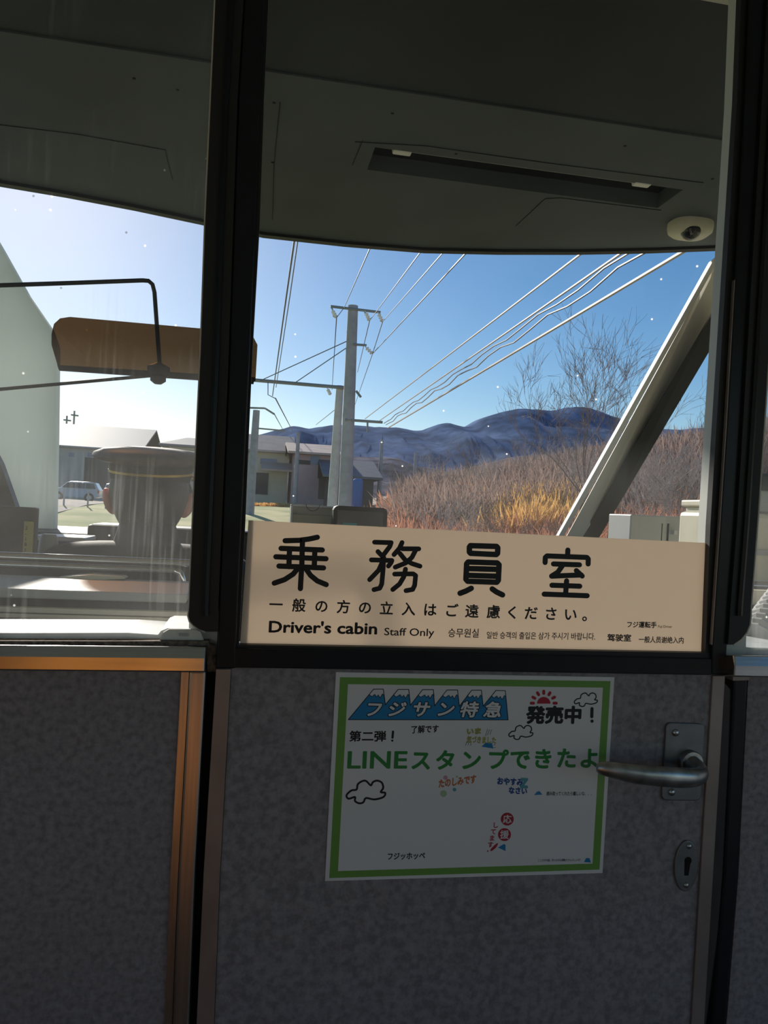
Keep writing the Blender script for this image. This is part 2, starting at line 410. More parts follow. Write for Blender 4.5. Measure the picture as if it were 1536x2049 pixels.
# corner posts of the windscreen
def post(name, poly, ytop, ybot, depth, m, parent):
    """leaning post; each outline point carries its own depth by height"""
    ys_ = [q[1] for q in poly]; lo, hi = min(ys_), max(ys_)
    pts = [P(a, b, ytop + (ybot - ytop) * (b - lo) / (hi - lo)) for a, b in poly]
    return MB().prism(pts, depth).build(name, m, parent)
cp = struct('trim_3')
post('post_face', [(1432,528),(1454,490),(1440,640),(1163,1078),(1131,1078),(1400,585)], 1.45, 2.05, (0.02, 0.05, 0), 'cab_cream', cp)
post('post_sunlit_edge', [(1430,515),(1437,520),(1124,1080),(1114,1078)], 1.45, 2.05, (0.01, 0.05, 0), 'white_plastic', cp)  # white strip painted as the sunlit edge of the cream post
post('post_seal', [(1440,600),(1450,650),(1197,1078),(1160,1078)], 1.46, 2.06, (0.02, 0.05, 0), 'rubber', cp)
lp = struct('trim_4')
MB().slab([(-120,300),(-60,390),(0,492),(52,585),(100,655),(112,690),(110,860),(106,1070),(60,1070),(30,990),(0,920),(-120,620)], 1.86, 1.92).build('left_post', 'hazy_post', lp)  # left corner post, brightened by a translucent material in place of haze
MB().slab([(-120,700),(0,926),(32,1016),(55,1080),(-120,1080)], 1.5, 1.54).build('post_shroud', 'dark_plastic', lp)

# side walls, floor and nose of the cab
for nm, x0, x1 in (('wall_left', XL - 0.05, XL), ('wall_right', XR, XR + 0.05)):
    mb = MB(); mb.box((x0, 0, -0.05), (x1, 2.6, 1.06)); mb.box((x0, 0, 1.98), (x1, 1.62, ZC + 0.05)); mb.box((x0, 0, 1.06), (x1, 0.3, 1.98))
    mb.build(nm, 'cab_cream', kind='structure')
MB().box((XL, 0.02, -0.05), (XR, 2.75, 0)).build('floor', 'dark_plastic', kind='structure')
mb = MB(); mb.add([V((p.x, p.y + 0.02, z)) for z in (-0.05, ZB) for p in BOTC], [(i, i+1, n+i+1, n+i) for i in range(n-1)])
mb.build('wall_front', 'cab_grey', kind='structure')
for k, (nm, x) in enumerate((('window_4', XL - 0.02), ('window_5', XR + 0.02))):
    MB().box((x - 0.003, 0.3, 1.06), (x + 0.003, 1.62, 1.98)).build(nm, 'glass_plain', kind='structure')

# saloon behind the camera: its floor, walls with open windows, roof
YB = -6.5
MB().box((XL, YB, -0.05), (XR, -0.03, 0.0)).build('floor_saloon', 'wood_floor', kind='structure')
mb = MB()
for x0, x1 in ((XL - 0.05, XL),):
    mb.box((x0, YB, -0.05), (x1, 0, 0.85)); mb.box((x0, YB, 1.75), (x1, 0, ZC + 0.05))
    for ya, yb in ((-0.75, 0), (-2.4, -2.2), (-4.1, -3.9), (YB, -5.9)): mb.box((x0, ya, 0.85), (x1, yb, 1.75))
mb.build('wall_saloon_left', 'saloon_wall', kind='structure')
mb = MB()
for x0, x1 in ((XR, XR + 0.05),):
    mb.box((x0, YB, -0.05), (x1, 0, 0.85)); mb.box((x0, YB, 1.75), (x1, 0, ZC + 0.05))
    for ya, yb in ((-0.75, 0), (-2.4, -2.2), (-4.1, -3.9), (YB, -5.9)): mb.box((x0, ya, 0.85), (x1, yb, 1.75))
mb.build('wall_saloon_right', 'saloon_wall', kind='structure')
MB().box((XL, YB - 0.05, -0.05), (XR, YB, ZC + 0.05)).build('wall_back', 'saloon_wall', kind='structure')
MB().box((XL, YB, ZC), (XR, 0, ZC + 0.05)).build('ceiling_saloon', 'saloon_roof', kind='structure')

for k, (x0, x1) in enumerate(((-1.10, -0.62), (-0.60, -0.12))):  # unseen seats, added so the steel trims reflect sunlit orange
    st = thing('added_orange_seat', V(((x0+x1)/2, -1.35, 0)), ('orange cloth seat out of view, added for its reflection, beside the %s' % ('side window', 'aisle')[k]), 'seat')
    MB().box((x0, -1.58, 0.40), (x1, -1.12, 0.50)).build('cushion', 'seat_cloth', st, bevel=0.03)
    MB().box((x0, -1.68, 0.46), (x1, -1.585, 1.14)).build('backrest', 'seat_cloth', st, bevel=0.03)
    MB().box((x0+0.06, -1.5, 0.0), (x1-0.06, -1.25, 0.399)).build('base', 'dark_plastic', st)
# ------------------------------------------------------------------ partition
LO = 3200
mb = MB(); band(mb, -600, LG, 1336, LO, 0.0, 0.03); mb.build('wall_partition_left', 'felt_panel', kind='structure')
mb = MB(); band(mb, shift(RGo, 0), 2200, 1352, LO, 0.0, 0.03); mb.build('wall_partition_right', 'felt_panel', kind='structure')
def poly_x(tab, ys, d=0): return [(lerp(tab, y) + d, y) for y in ys]
# steel channel at the corner beside the door
mb = MB(); band(mb, LG, shift(LG, 15), 1344, LO, -0.004, 0.02); mb.build('trim_5', 'steel_upright', kind='structure')
mb = MB(); band(mb, shift(LG, 16), shift(LG, 49), 1344, LO, -0.010, 0.02); mb.build('trim_6', 'steel_upright', bevel=0.002, kind='structure')
mb = MB(); band(mb, shift(LG, 49), shift(LB, 2), 1262, LO, 0.012, 0.05); mb.build('trim_7', 'void', kind='structure')
mb = MB(); band(mb, shift(RB, -1), shift(RGo, -28), 1292, LO, 0.012, 0.05); mb.build('trim_8', 'void', kind='structure')
mb = MB(); band(mb, shift(RGo, -29), RGo, 1356, LO, -0.008, 0.03); mb.build('trim_9', 'black_frame', bevel=0.003, kind='structure')
MB().slab([(1466,1354),(1499,1354),(1500,1361),(1466,1362)], -0.009, 0.01).build('trim_10', 'edge_aluminium', kind='structure')
# window beside the door: black rubber frame with rounded corner
def rframe(side):
    mb = MB()
    if side < 0:
        top = -720
        ys = [top, 0, 200, 440, 700, 870, 1050, 1150, 1215]
        inn = [(lerp(LA, y) + 3, y) for y in ys] + [(377, 1232), (380, 1243), (387, 1251), (398, 1259), (412, 1264)]
        outl = [(lerp(LB, y) - 1, y) for y in ys] + [(438, 1232), (437, 1243), (437, 1251), (437, 1259), (436, 1264)]
    else:
        ys = [-720, 0, 200, 440, 700, 870, 1050, 1150, 1215]
        inn = [(lerp(RA, y) - 2, y) for y in ys] + [(1501, 1232), (1499, 1250), (1493, 1265), (1482, 1279), (1466, 1290)]
        outl = [(lerp(RB, y) + 1, y) for y in ys] + [(1460, 1232), (1459, 1250), (1458, 1265), (1457, 1279), (1456, 1290)]
    return inn, outl
for side, nm, g in ((-1, 'trim_11', 'rubber'), (1, 'trim_12', 'rubber')):
    inn, outl = rframe(side); mb = MB()
    for i in range(len(inn) - 1): mb.slab([inn[i], outl[i], outl[i+1], inn[i+1]], -0.012, 0.02)
    fo = mb.build(nm, g, kind='structure')
    mid = [((a[0]*0.45 + b[0]*0.55), a[1]) for a, b in zip(inn, outl)]
    mb = MB(); mb.tube([P(a, b, -0.013) for a, b in mid[:-4]], 0.0035, 6); mb.build('frame_lip', 'black_frame', fo)
    mb = MB()                                    # pale gasket round the pane
    s = -1 if side < 0 else 1
    mb.tube([P(a + s * 1.0, b + 0.5, 0.004) for a, b in inn], 0.0011, 6); mb.build('pane_gasket', 'white_plastic', fo)
band(MB(), -900, shift(LA, 8), -720, 1284, 0.006, 0.010).build('window_1', 'glass_side', kind='structure')
band(MB(), shift(RA, -6), 2300, -720, 1300, 0.006, 0.010).build('window_2', 'glass_side', kind='structure')
# sills: white inner sill, then the polished steel nosing
MB().slab([(-600,1266),(255,1266),(316,1270),(322,1262),(334,1257),(392,1258),(400,1262),(417,1264),(417,1287),(-600,1284)], 0.012, 0.10).build('trim_13', 'sill_white', kind='structure')
MB().slab([(-600,1281),(200,1283),(417,1283),(419,1292),(-600,1288)], -0.004, 0.011).build('trim_14', 'grime', kind='structure')
MB().slab([(1466,1295),(2200,1312),(2200,1330),(1466,1310)], 0.012, 0.10).build('trim_15', 'sill_white', kind='structure')
def nosing(nm, x0, x1, ya, yb, yc, k):
    """two-faced steel nosing: upper face leans up, lower face leans down"""
    mb = MB()
    pr = [(ya, 0.01), (ya + 1, -0.0225), (yb, -0.026), (yc, -0.0254), (yc, 0.02)]
    A = [P(x0, q + k * (x0 - x0), y) for q, y in pr]; 
    x = lambda p, X: V((X, p.y, p.z))
    B = [P(x1, q + k * (x1 - x0), y) for q, y in pr]
    X0, X1 = A[1].x, B[1].x
    A = [x(a, X0) for a in A]; B = [x(b, X1) for b in B]
    n = len(pr)
    mb.add(A + B, [(i, i+1, n+i+1, n+i) for i in range(n-1)] + [(n-1, 0, n, 2*n-1), tuple(range(n)), tuple(reversed(range(n, 2*n)))])
    return mb.build(nm, 'steel', bevel=0.0015, kind='structure')
nosing('trim_16', -500, 412, 1284.5, 1309, 1337, 0.0095)
nosing('trim_17', 1467, 2100, 1310, 1332, 1354, 0.022)
MB().slab([(413,1288),(431,1290),(431,1344),(415,1344)], 0.004, 0.05).build('trim_18', 'grime', kind='structure')
# head of the partition above the frame of view
MB().box((XL, -0.02, 2.12), (XR, 0.03, ZC)).build('wall_partition_head', 'black_frame', kind='structure')

# ------------------------------------------------------------------ the cab door
door = struct('door_1')
mb = MB(); band(mb, LB, LC, -720, 1338, -0.008, 0.006); mb.build('stile', 'black_frame', door, bevel=0.0015)
mb = MB(); band(mb, shift(RC_, 1), RB, -720, 1350, -0.008, 0.006); mb.build('stile', 'black_frame', door, bevel=0.0015)
MB().slab([(472,1297),(1424,1318),(1424,1351),(463,1336),(466,1300)], -0.0075, 0.006).build('rail', 'black_frame', door, bevel=0.001)
MB().slab([(470,1290),(1426,1307),(1426,1319),(470,1299)], -0.004, 0.006).build('rail_groove', 'rubber', door)
mb = MB(); band(mb, LC, LD, -720, 1300, -0.003, 0.006); mb.build('glazing_bead', 'rubber', door)
mb = MB(); band(mb, RD, RC_, -720, 1314, -0.003, 0.006); mb.build('glazing_bead', 'rubber', door)
mb = MB(); band(mb, shift(RC_, -0.7), shift(RC_, 0.7), 560, 1290, -0.0085, -0.004); mb.build('worn_edge', 'edge_aluminium', door)
mb = MB(); band(mb, shift(LB, 1), shift(LS, -1), 1339, LO, -0.006, 0.03); mb.build('edge_strip', 'edge_aluminium', door, bevel=0.001)
mb = MB(); band(mb, shift(RS, 2), RB, 1352, LO, -0.006, 0.03); mb.build('edge_strip', 'edge_aluminium', door, bevel=0.001)
mb = MB(); band(mb, LS, RS, 1334, LO, -0.003, 0.03); mb.build('panel', 'felt_panel', door)
mb = MB(); band(mb, shift(LD, -8), shift(RD, 8), -720, 1310, 0.006, 0.010); mb.build('glass', 'glass_door', door)
mb = MB(); ys_ = [-720, 0, 200, 450, 700, 870, 1050, 1200, 1310]          # pale inner reveal of the door frame
for t, s in ((LD, -1), (RD, 1)):
    for a, b in zip(ys_[:-1], ys_[1:]):
        q = [P(lerp(t, a), a, 0.0101), P(lerp(t, b), b, 0.0101)]
        mb.prism([q[0], q[0] + V((0, 0.024, 0)), q[1] + V((0, 0.024, 0)), q[1]], (0.05 * s, 0, 0))
a, b = P(470, 1292, 0.0101), P(1420, 1312, 0.0101); mb.prism([a, b, b + V((0, 0.024, 0)), a + V((0, 0.024, 0))], (0, 0, -0.05))
mb.build('inner_frame', 'cab_pale', door)
# lever handle
LH = MB()
hp = []
def rrect(x0, y0, x1, y1, x2, y2, x3, y3, r):
    pts = []; c = [(x0,y0),(x1,y1),(x2,y2),(x3,y3)]
    for i in range(4):
        p, q, s = V(c[i-1]), V(c[i]), V(c[(i+1)%4]); u = (p-q).normalized()*r; v = (s-q).normalized()*r
        for k in range(6):
            t = k/5; w_ = q + u*(1-t)**2 + v*t**2
            pts.append((w_.x, w_.y))
    return pts
handle = bpy.data.objects.new('lever_handle', None); COL.objects.link(handle); handle.parent = door
handle.location = P(1370, 1530, -0.003); ORG['lever_handle'] = P(1370, 1530, -0.003).copy()
MB().slab(rrect(1333,1446,1411,1449,1402,1603,1323,1602,12), -0.0065, -0.003).build('handle_plate', 'plate_metal', handle, bevel=0.0012)
def screw(px, py, y, r, par):
    c = P(px, py, y); mb = MB(); mb.lathe([(r, 0), (r*0.9, -r*0.35), (r*0.55, -r*0.6), (r*0.1, -r*0.68)], c, 'Y', 14)
    o = mb.build('screw', 'screw_metal', par, smooth=True)
    return o
screw(1351, 1466, -0.0065, 0.0042, handle); screw(1343, 1585, -0.0065, 0.0042, handle)
c = P(1378, 1524, -0.0065)
MB().lathe([(0.0135, 0), (0.0135, -0.006), (0.0125, -0.0075), (0.010, -0.0078)], c, 'Y', 28).build('collar', 'pewter', handle, smooth=True)
sec = [(1193,1536,-.036,.0035,.0030),(1199,1537,-.0375,.0062,.0048),(1215,1539,-.040,.0078,.0058),(1240,1543,-.043,.0092,.0062),(1275,1549,-.046,.0102,.0065),(1315,1553,-.048,.0106,.0067),(1355,1556,-.047,.0106,.0070),(1385,1556,-.0435,.0100,.0075),(1399,1552,-.037,.0092,.0080),(1400,1544,-.028,.0088,.0085),(1393,1535,-.019,.0088,.0088),(1384,1527,-.012,.0090,.0090),(1378,1524,-.0065,.0092,.0092)]
cs_ = catmull([(*P(a, b, y), r1, r2) for a, b, y, r1, r2 in sec], False, 4)
vs = []; fs = []; N = 16
for i, q in enumerate(cs_):
    p = V(q[:3]); t = (V(cs_[min(i+1, len(cs_)-1)][:3]) - V(cs_[max(i-1, 0)][:3])).normalized()
    up = V((0,0,1)); s_ = t.cross(up).normalized(); up = s_.cross(t).normalized()
    for j in range(N):
        g = 2*math.pi*j/N; vs.append(p + up*math.sin(g)*q[3] + s_*math.cos(g)*q[4])
for i in range(len(cs_)-1):
    for j in range(N): fs.append((i*N+j, i*N+(j+1)%N, (i+1)*N+(j+1)%N, (i+1)*N+j))
fs += [tuple(range(N)), tuple(reversed(range((len(cs_)-1)*N, len(cs_)*N)))]
MB().add(vs, fs).build('lever', 'pewter', handle, smooth=True)
esc = [(1373 + 24*math.cos(t)*1 - 3*math.sin(t), 1733 + 51*math.sin(t)) for t in [2*math.pi*k/32 for k in range(32)]]
kp = MB().slab(esc, -0.0055, -0.003).build('keyhole_plate', 'plate_metal', door, bevel=0.001)
screw(1378, 1693, -0.0055, 0.0032, kp); screw(1372, 1771, -0.0055, 0.0032, kp)
mb = MB(); mb.lathe([(0.0042, 0), (0.0042, -0.0004)], P(1376, 1722, -0.0055), 'Y', 18); mb.slab([(1370,1722),(1382,1722),(1377,1752),(1369,1752)], -0.0059, -0.0055)
mb.build('keyhole', 'void', kp)

# ------------------------------------------------------------------ lettering tools
_tx = {}
def text_geo(s, bold=0.0):
    if (s, bold) in _tx: return _tx[(s, bold)]
    c = bpy.data.curves.new('lettering', 'FONT'); c.body = s; c.resolution_u = 3
    o = bpy.data.objects.new('lettering', c); COL.objects.link(o)
    bpy.context.view_layer.update()
    me = bpy.data.meshes.new_from_object(o.evaluated_get(bpy.context.evaluated_depsgraph_get()))
    vs = [(v.co.x, v.co.y, 0.0) for v in me.vertices]; fs = [tuple(p.vertices) for p in me.polygons]
    bpy.data.objects.remove(o); bpy.data.curves.remove(c); bpy.data.meshes.remove(me)
    if bold:
        V0, F0 = list(vs), list(fs); vs, fs = [], []
        for k in range(8):
            a = k * math.pi / 4; dx, dy = bold*math.cos(a), bold*math.sin(a); n0 = len(vs)
            vs += [(x+dx, y+dy, k*5e-6) for x, y, _ in V0]; fs += [tuple(i+n0 for i in f) for f in F0]
    _tx[(s, bold)] = (vs, fs)
    return vs, fs
def fit_text(mb, s, bl, br, h, y, bold=0.0, lean=-0.05, m=None, shear=0.0):
    """writes s so that its box runs from bl to br with height h on the plane y"""
    vs, fs = text_geo(s, bold)
    x0, x1 = min(v[0] for v in vs), max(v[0] for v in vs); y0, y1 = min(v[1] for v in vs), max(v[1] for v in vs)
    out = []
    for a, b, e in vs:
        u, t = (a-x0)/(x1-x0), (b-y0)/(y1-y0)
        out.append(P(bl[0] + (br[0]-bl[0])*u + (-lean + shear)*h*t, bl[1] + (br[1]-bl[1])*u - h*t, y - e))
    mb.add(out, fs, m); return mb
def cell_text(mb, s, centres, size, y, bold=0.0, m=None, shear=0.0, rot=0.0, wide=1.0):
    for ch, (cx, cy) in zip(s, centres):
        vs, fs = text_geo(ch, bold); out = []
        for a, b, e in vs:
            u, t = (a-0.5)*size*wide, (b-0.38)*size
            u += shear*t
            c_, s_ = math.cos(rot), math.sin(rot)
            u, t = u*c_ - t*s_, u*s_ + t*c_
            out.append(P(cx + u + 0.05*t, cy - t + 0.03*u, y - e))
        mb.add(out, fs, m)
    return mb
def strokes(mb, lines, wd, y, m=None, org=(0,0), sc=1.0, closed=False):
    kk = 0
    for ln in lines:
        pts = [V((org[0] + a/sc, org[1] + b/sc)) for a, b in ln]
        if closed: pts.append(pts[0])
        r = wd/sc/2
        for p, q in zip(pts[:-1], pts[1:]):
            d = (q-p); 
            if d.length < 1e-6: continue
            nn = V((-d.y, d.x)).normalized()*r
            kk = (kk + 1) % 10; e = y - kk*4e-6
            mb.add([P(*(p+nn), e), P(*(q+nn), e), P(*(q-nn), e), P(*(p-nn), e)], [(0,1,2,3)], m)
        for p in pts:
            kk = (kk + 1) % 10; e = y - kk*4e-6 - 2e-6
            mb.add([P(p.x + r*math.cos(k*math.pi/7), p.y + r*math.sin(k*math.pi/7), e) for k in range(14)], [tuple(range(14))], m)
    return mb
def flat(mb, pts, y, m=None): return mb.add([P(a, b, y) for a, b in pts], [tuple(range(len(pts)))], m)
def disc(mb, cx, cy, r, y, m=None, n=24, a0=0, a1=2*math.pi): return flat(mb, [(cx + r*math.cos(a0+(a1-a0)*k/n), cy + r*math.sin(a0+(a1-a0)*k/n)) for k in range(n if a1-a0 > 6.2 else n+1)], y, m)

# ------------------------------------------------------------------ sign on the door glass
sign = thing('cabin_sign', P(955, 1300, -0.001), "long cream sign in Japanese, English, Korean and Chinese, on the door's glass", 'sign')
MB().slab([(497,1041),(1424,1087),(1411,1306),(480,1290)], 0.0052, 0.0058).build('film', 'sign_film', sign)
YL = 0.0049
k1, k2 = (480, 1030), (820, 1030); S4 = 4.042
for org, wd, lns, cl in (
    (k1, 43, [[(365,210),(480,207),(560,196),(625,182)],[(332,272),(665,285)],[(290,340),(695,356)],[(315,415),(675,430)],[(400,290),(395,420)],[(605,290),(600,425)],[(505,205),(500,400),(488,597)],[(470,430),(430,480),(360,525),(277,553)],[(535,440),(570,490),(625,535),(697,565)]], []),
    (k1, 39, [[(1088,222),(1222,226),(1210,258),(1165,318)],[(1115,298),(1160,345)],[(1062,365),(1228,370),(1220,390),(1200,415)],[(1162,345),(1156,450),(1146,560),(1130,594),(1083,606)],[(1150,385),(1120,450),(1048,525)],[(1310,225),(1290,270),(1245,322)],[(1312,275),(1445,276)],[(1422,282),(1390,345),(1340,390),(1255,424)],[(1292,312),(1335,365),(1390,395),(1455,416)],[(1250,480),(1400,478),(1420,492),(1412,570),(1396,604),(1342,614)],[(1338,440),(1325,500),(1290,560),(1235,605)]], []),
    (k2, 45, [[(495,595),(450,618),(405,635)],[(665,600),(700,625),(748,648)],[(470,435),(710,442)],[(470,490),(710,498)]], [[(488,250),(700,256),(710,268),(708,312),(698,322),(490,312),(480,302),(480,262)],[(470,382),(706,390),(720,405),(714,530),(702,546),(466,538),(452,522),(458,396)]]),
    (k2, 42, [[(1276,286),(1274,330)],[(1092,386),(1094,345),(1108,333),(1430,345),(1441,358),(1440,398)],[(1160,398),(1370,405)],[(1232,412),(1195,465),(1145,496)],[(1145,497),(1250,492),(1385,487)],[(1345,452),(1392,496)],[(1266,535),(1258,640)],[(1148,570),(1372,578)],[(1085,642),(1432,655)]], [])):
    mb = MB(); strokes(mb, lns, wd, YL, org=org, sc=S4)
    if cl: strokes(mb, cl, wd, YL, org=org, sc=S4, closed=True)
    mb.build('lettering', 'ink_black', sign)
mb = MB()
cell_text(mb, '一般の方の立入はご遠慮ください。', [(x, 1209.5 + (x-552)*0.0335) for x in (552,598,643,687,730,773,817,860,903,944,987,1025,1062,1102,1141,1178)], 28, YL, 0.022)
mb.build('lettering', 'ink_black', sign)
mb = MB()
fit_text(mb, "Driver's cabin", (537,1266), (754,1270), 25, YL, 0.028)
fit_text(mb, "Staff Only", (768,1276), (868,1278), 20, YL, 0.012)
mb.build('lettering', 'ink_black', sign)
mb = MB()
fit_text(mb, "승무원실", (896,1275), (957,1276), 18, YL, 0.012)
fit_text(mb, "일반 승객의 출입은 삼가 주시기 바랍니다.", (973,1278), (1190,1281), 14.5, YL, 0.014)
mb.build('lettering', 'ink_black', sign)
mb = MB()
fit_text(mb, "フジ運転手", (1254,1256), (1313,1257), 13, YL, 0.03)
fit_text(mb, "Fuji Driver", (1316,1257.5), (1344,1258), 6.5, YL, 0.01)
fit_text(mb, "驾驶室", (1214,1283), (1262,1284), 15, YL, 0.03)
fit_text(mb, "一般人员谢绝入内", (1277,1286), (1367,1288), 13.5, YL, 0.022)
mb.build('lettering', 'ink_black', sign)

# ------------------------------------------------------------------ laminated poster on the door panel
post_ = thing('poster', P(930, 1760, -0.004), 'laminated Japanese poster with a green border, stuck on the door panel beside the lever', 'poster')
Y1 = -0.0046
MB().slab([(672,1345),(1229,1355),(1205,1747),(650,1763)], -0.0045, -0.0032).build('sheet', 'paper', post_)
o_, i_ = [(680,1355),(1221,1363),(1199,1740),(658.5,1757)], [(696,1369),(1206,1376),(1185,1728),(676,1743)]
mb = MB()
for k in range(4): flat(mb, [o_[k], o_[(k+1)%4], i_[(k+1)%4], i_[k]], Y1)
mb.build('border', 'print_green', post_)
q4 = lambda a, b, ox=640, oy=1330: (ox + a/4.8, oy + b/4.8)
pk = [((515,235),(608,235),(628,385)),((750,238),(852,238),(868,390)),((985,240),(1088,240),(1100,395)),((1220,243),(1320,243),(1338,400)),((1457,245),(1549,245),(1566,400)),((1689,248),(1779,250),None)]
outl = [q4(272, 528)]
for a, b, c in pk: outl += [q4(*a), q4(*b)] + ([q4(*c)] if c else [])
outl.append(q4(1806, 530))
bn = MB(); flat(bn, outl, Y1); bn.build('banner', 'print_blue', post_)
mb = MB(); strokes(mb, [outl], 1.6, Y1 - 0.0001, closed=True)
for a, b, c in pk:
    sn = [(a[0]-42, a[1]+52), a, b, (b[0]+8, b[1]+62), (b[0]-8, b[1]+45), (b[0]-32, b[1]+85), (b[0]-48, b[1]+55), (b[0]-66, b[1]+75), (b[0]-82, b[1]+50), (a[0]-18, a[1]+72)]
    strokes(mb, [[q4(*p) for p in sn]], 1.2, Y1 - 0.00015, closed=True)
mb.build('banner_outline', 'ink_black', post_)
mb = MB()
for a, b, c in pk:
    sn = [(a[0]-42, a[1]+52), a, b, (b[0]+8, b[1]+62), (b[0]-8, b[1]+45), (b[0]-32, b[1]+85), (b[0]-48, b[1]+55), (b[0]-66, b[1]+75), (b[0]-82, b[1]+50), (a[0]-18, a[1]+72)]
    flat(mb, [q4(*p) for p in sn], Y1 - 0.0001)
mb.build('snow_cap', 'paper', post_)
TC = [(748,1419),(794,1419),(843,1419),(892,1419),(939,1419.5),(987,1420)]
mb = MB(); cell_text(mb, 'フジサン特急', TC, 33, Y1 - 0.0002, 0.085, shear=0.22, wide=1.1); mb.build('lettering', 'ink_black', post_)
mb = MB(); cell_text(mb, 'フジサン特急', TC, 33, Y1 - 0.0003, 0.030, shear=0.22, wide=1.1); mb.build('lettering', 'paper', post_)
mb = MB()
fit_text(mb, '第二弾', (698,1484), (772,1484), 22, Y1, 0.03); strokes(mb, [[(786,1464),(785,1476)],[(784.5,1482),(784.6,1482)]], 4.5, Y1)
mb.build('lettering', 'ink_black', post_)
mb = MB(); fit_text(mb, '発売中', (1051,1449), (1162,1449), 37, Y1, 0.05); strokes(mb, [[(1184,1418),(1183.5,1434)],[(1184,1443),(1184.2,1443)]], 6.5, Y1)
mb.build('lettering', 'ink_black', post_)
mb = MB()
fit_text(mb, '了解です', (822,1468), (877,1466), 16, Y1, 0.03)
fit_text(mb, 'フジッホッペ', (775,1721), (850,1719), 14, Y1, 0.03)
fit_text(mb, '読み取ってくれたら嬉しいな．．．', (1093,1592), (1183,1592), 8.5, Y1, 0.02)
fit_text(mb, 'ここだけの話、作ったのは運転士さんらしいぜ！', (1076,1724), (1161,1723), 5, Y1, 0.02)
for q in ([(975,1459),(971,1473)],[(979,1460),(975,1471)],[(983,1460),(980,1470)],[(934,1483),(931,1492)],[(938,1485),(936,1491)],[(942,1484),(941,1492)],[(987,1491),(991,1490)],[(988,1496),(991,1495)]): strokes(mb, [q], 0.9, Y1)
mb.build('lettering', 'ink_black', post_)
mb = MB()
fit_text(mb, 'LINE', (694,1538), (814,1538), 35, Y1, 0.02)
cell_text(mb, 'スタンプできたよ', [(842,1521),(891,1521),(942,1521),(995,1520),(1040,1519),(1086,1518),(1133,1517),(1179,1517)], 43, Y1, 0.035)
mb.build('lettering', 'print_darkgreen', post_)
mb = MB(); fit_text(mb, 'いま', (933,1470), (962,1469), 13, Y1, 0.07); fit_text(mb, '気づきました', (933,1487), (992,1489), 15, Y1, 0.05); mb.build('lettering', 'print_olive', post_)
mb = MB(); fit_text(mb, 'たのしみです', (877,1577), (952,1567), 17, Y1, 0.05); mb.build('lettering', 'print_orange', post_)
mb = MB(); fit_text(mb, 'おやすみ', (994,1570), (1046,1573), 15, Y1, 0.06); fit_text(mb, 'なさい', (1017,1588), (1054,1590), 14, Y1, 0.06); mb.build('lettering', 'print_navy', post_)
mb = MB(); fit_text(mb, 'Z', (1039,1577), (1056,1578), 21, Y1 - 0.0001, 0.08); mb.build('lettering', 'print_teal', post_)
for q in ((1014.5, 1639), (1009, 1670)):
    mb = MB(); disc(mb, *q, 13, Y1); mb.build('red_disc', 'print_red', post_)
mb = MB(); cell_text(mb, 'してます', [(991,1651),(987,1664),(984,1677),(981,1690)], 12.5, Y1, 0.03, rot=0.0)
flat(mb, catmull([(996,1687),(992,1696),(983,1703),(981,1700),(989,1691)]), Y1); disc(mb, 975.5, 1703, 1.6, Y1); mb.build('lettering', 'print_red', post_)
mb = MB(); disc(mb, 1087.5, 1408, 13.5, Y1, a0=math.pi, a1=2*math.pi)
for k in range(7):
    a = math.pi + k * math.pi / 6
    strokes(mb, [[(1087.5 + 19.5*math.cos(a)*1.05, 1407 + 19.5*math.sin(a)), (1087.5 + 25*math.cos(a), 1407 + 24*math.sin(a))]], 6, Y1)
mb.build('rising_sun_print', 'print_red', post_)
mb = MB(); cell_text(mb, '応援', [(1014.5,1639),(1009,1670)], 18, Y1 - 0.0002, 0.02); mb.build('lettering', 'paper', post_)
cl = [(350,190),(362,140),(400,112),(440,108),(485,150),(505,120),(545,105),(590,125),(603,175),(580,215),(622,222),(605,262),(520,285),(440,272),(415,312),(375,322),(335,300),(335,262),(275,278),(255,245),(300,200)]
def cloud(x0, y0, x1, y1, wd):
    c = [(x0 + (a-250)/375*(x1-x0), y0 + (b-100)/225*(y1-y0)) for a, b in cl]
    mb = MB(); strokes(mb, [catmull(c, True, 4)], wd, Y1, closed=True); mb.build('cloud_outline', 'ink_black', post_)
cloud(692,1561,771,1608, 4.0); cloud(1148,1386,1195,1414, 2.4); cloud(1017,1451,1066,1480, 2.4)
mb = MB()
for pts in ([(1068,1591),(1074,1584),(1079,1583),(1085,1590)],[(1168,1725),(1172,1717),(1179,1717),(1182,1726)],[(996,1696),(1007,1689),(1011,1690),(1011,1703)],[(963,1494),(971,1486),(984,1487),(987,1498)]):
    mb = MB(); flat(mb, pts, Y1); mb.build('mountain_icon', 'print_blue', post_)
mb = MB(); disc(mb, 891, 1556, 4.5, Y1); mb.build('printed_dot', 'print_pink', post_)
mb = MB(); disc(mb, 887, 1588, 6.7, Y1); mb.build('printed_dot', 'print_mint', post_)
mb = MB(); disc(mb, 914, 1554, 2.2, Y1); mb.build('printed_dot', 'print_mint', post_)
mb = MB(); disc(mb, 909, 1580, 3.7, Y1); mb.build('printed_dot', 'print_teal', post_)

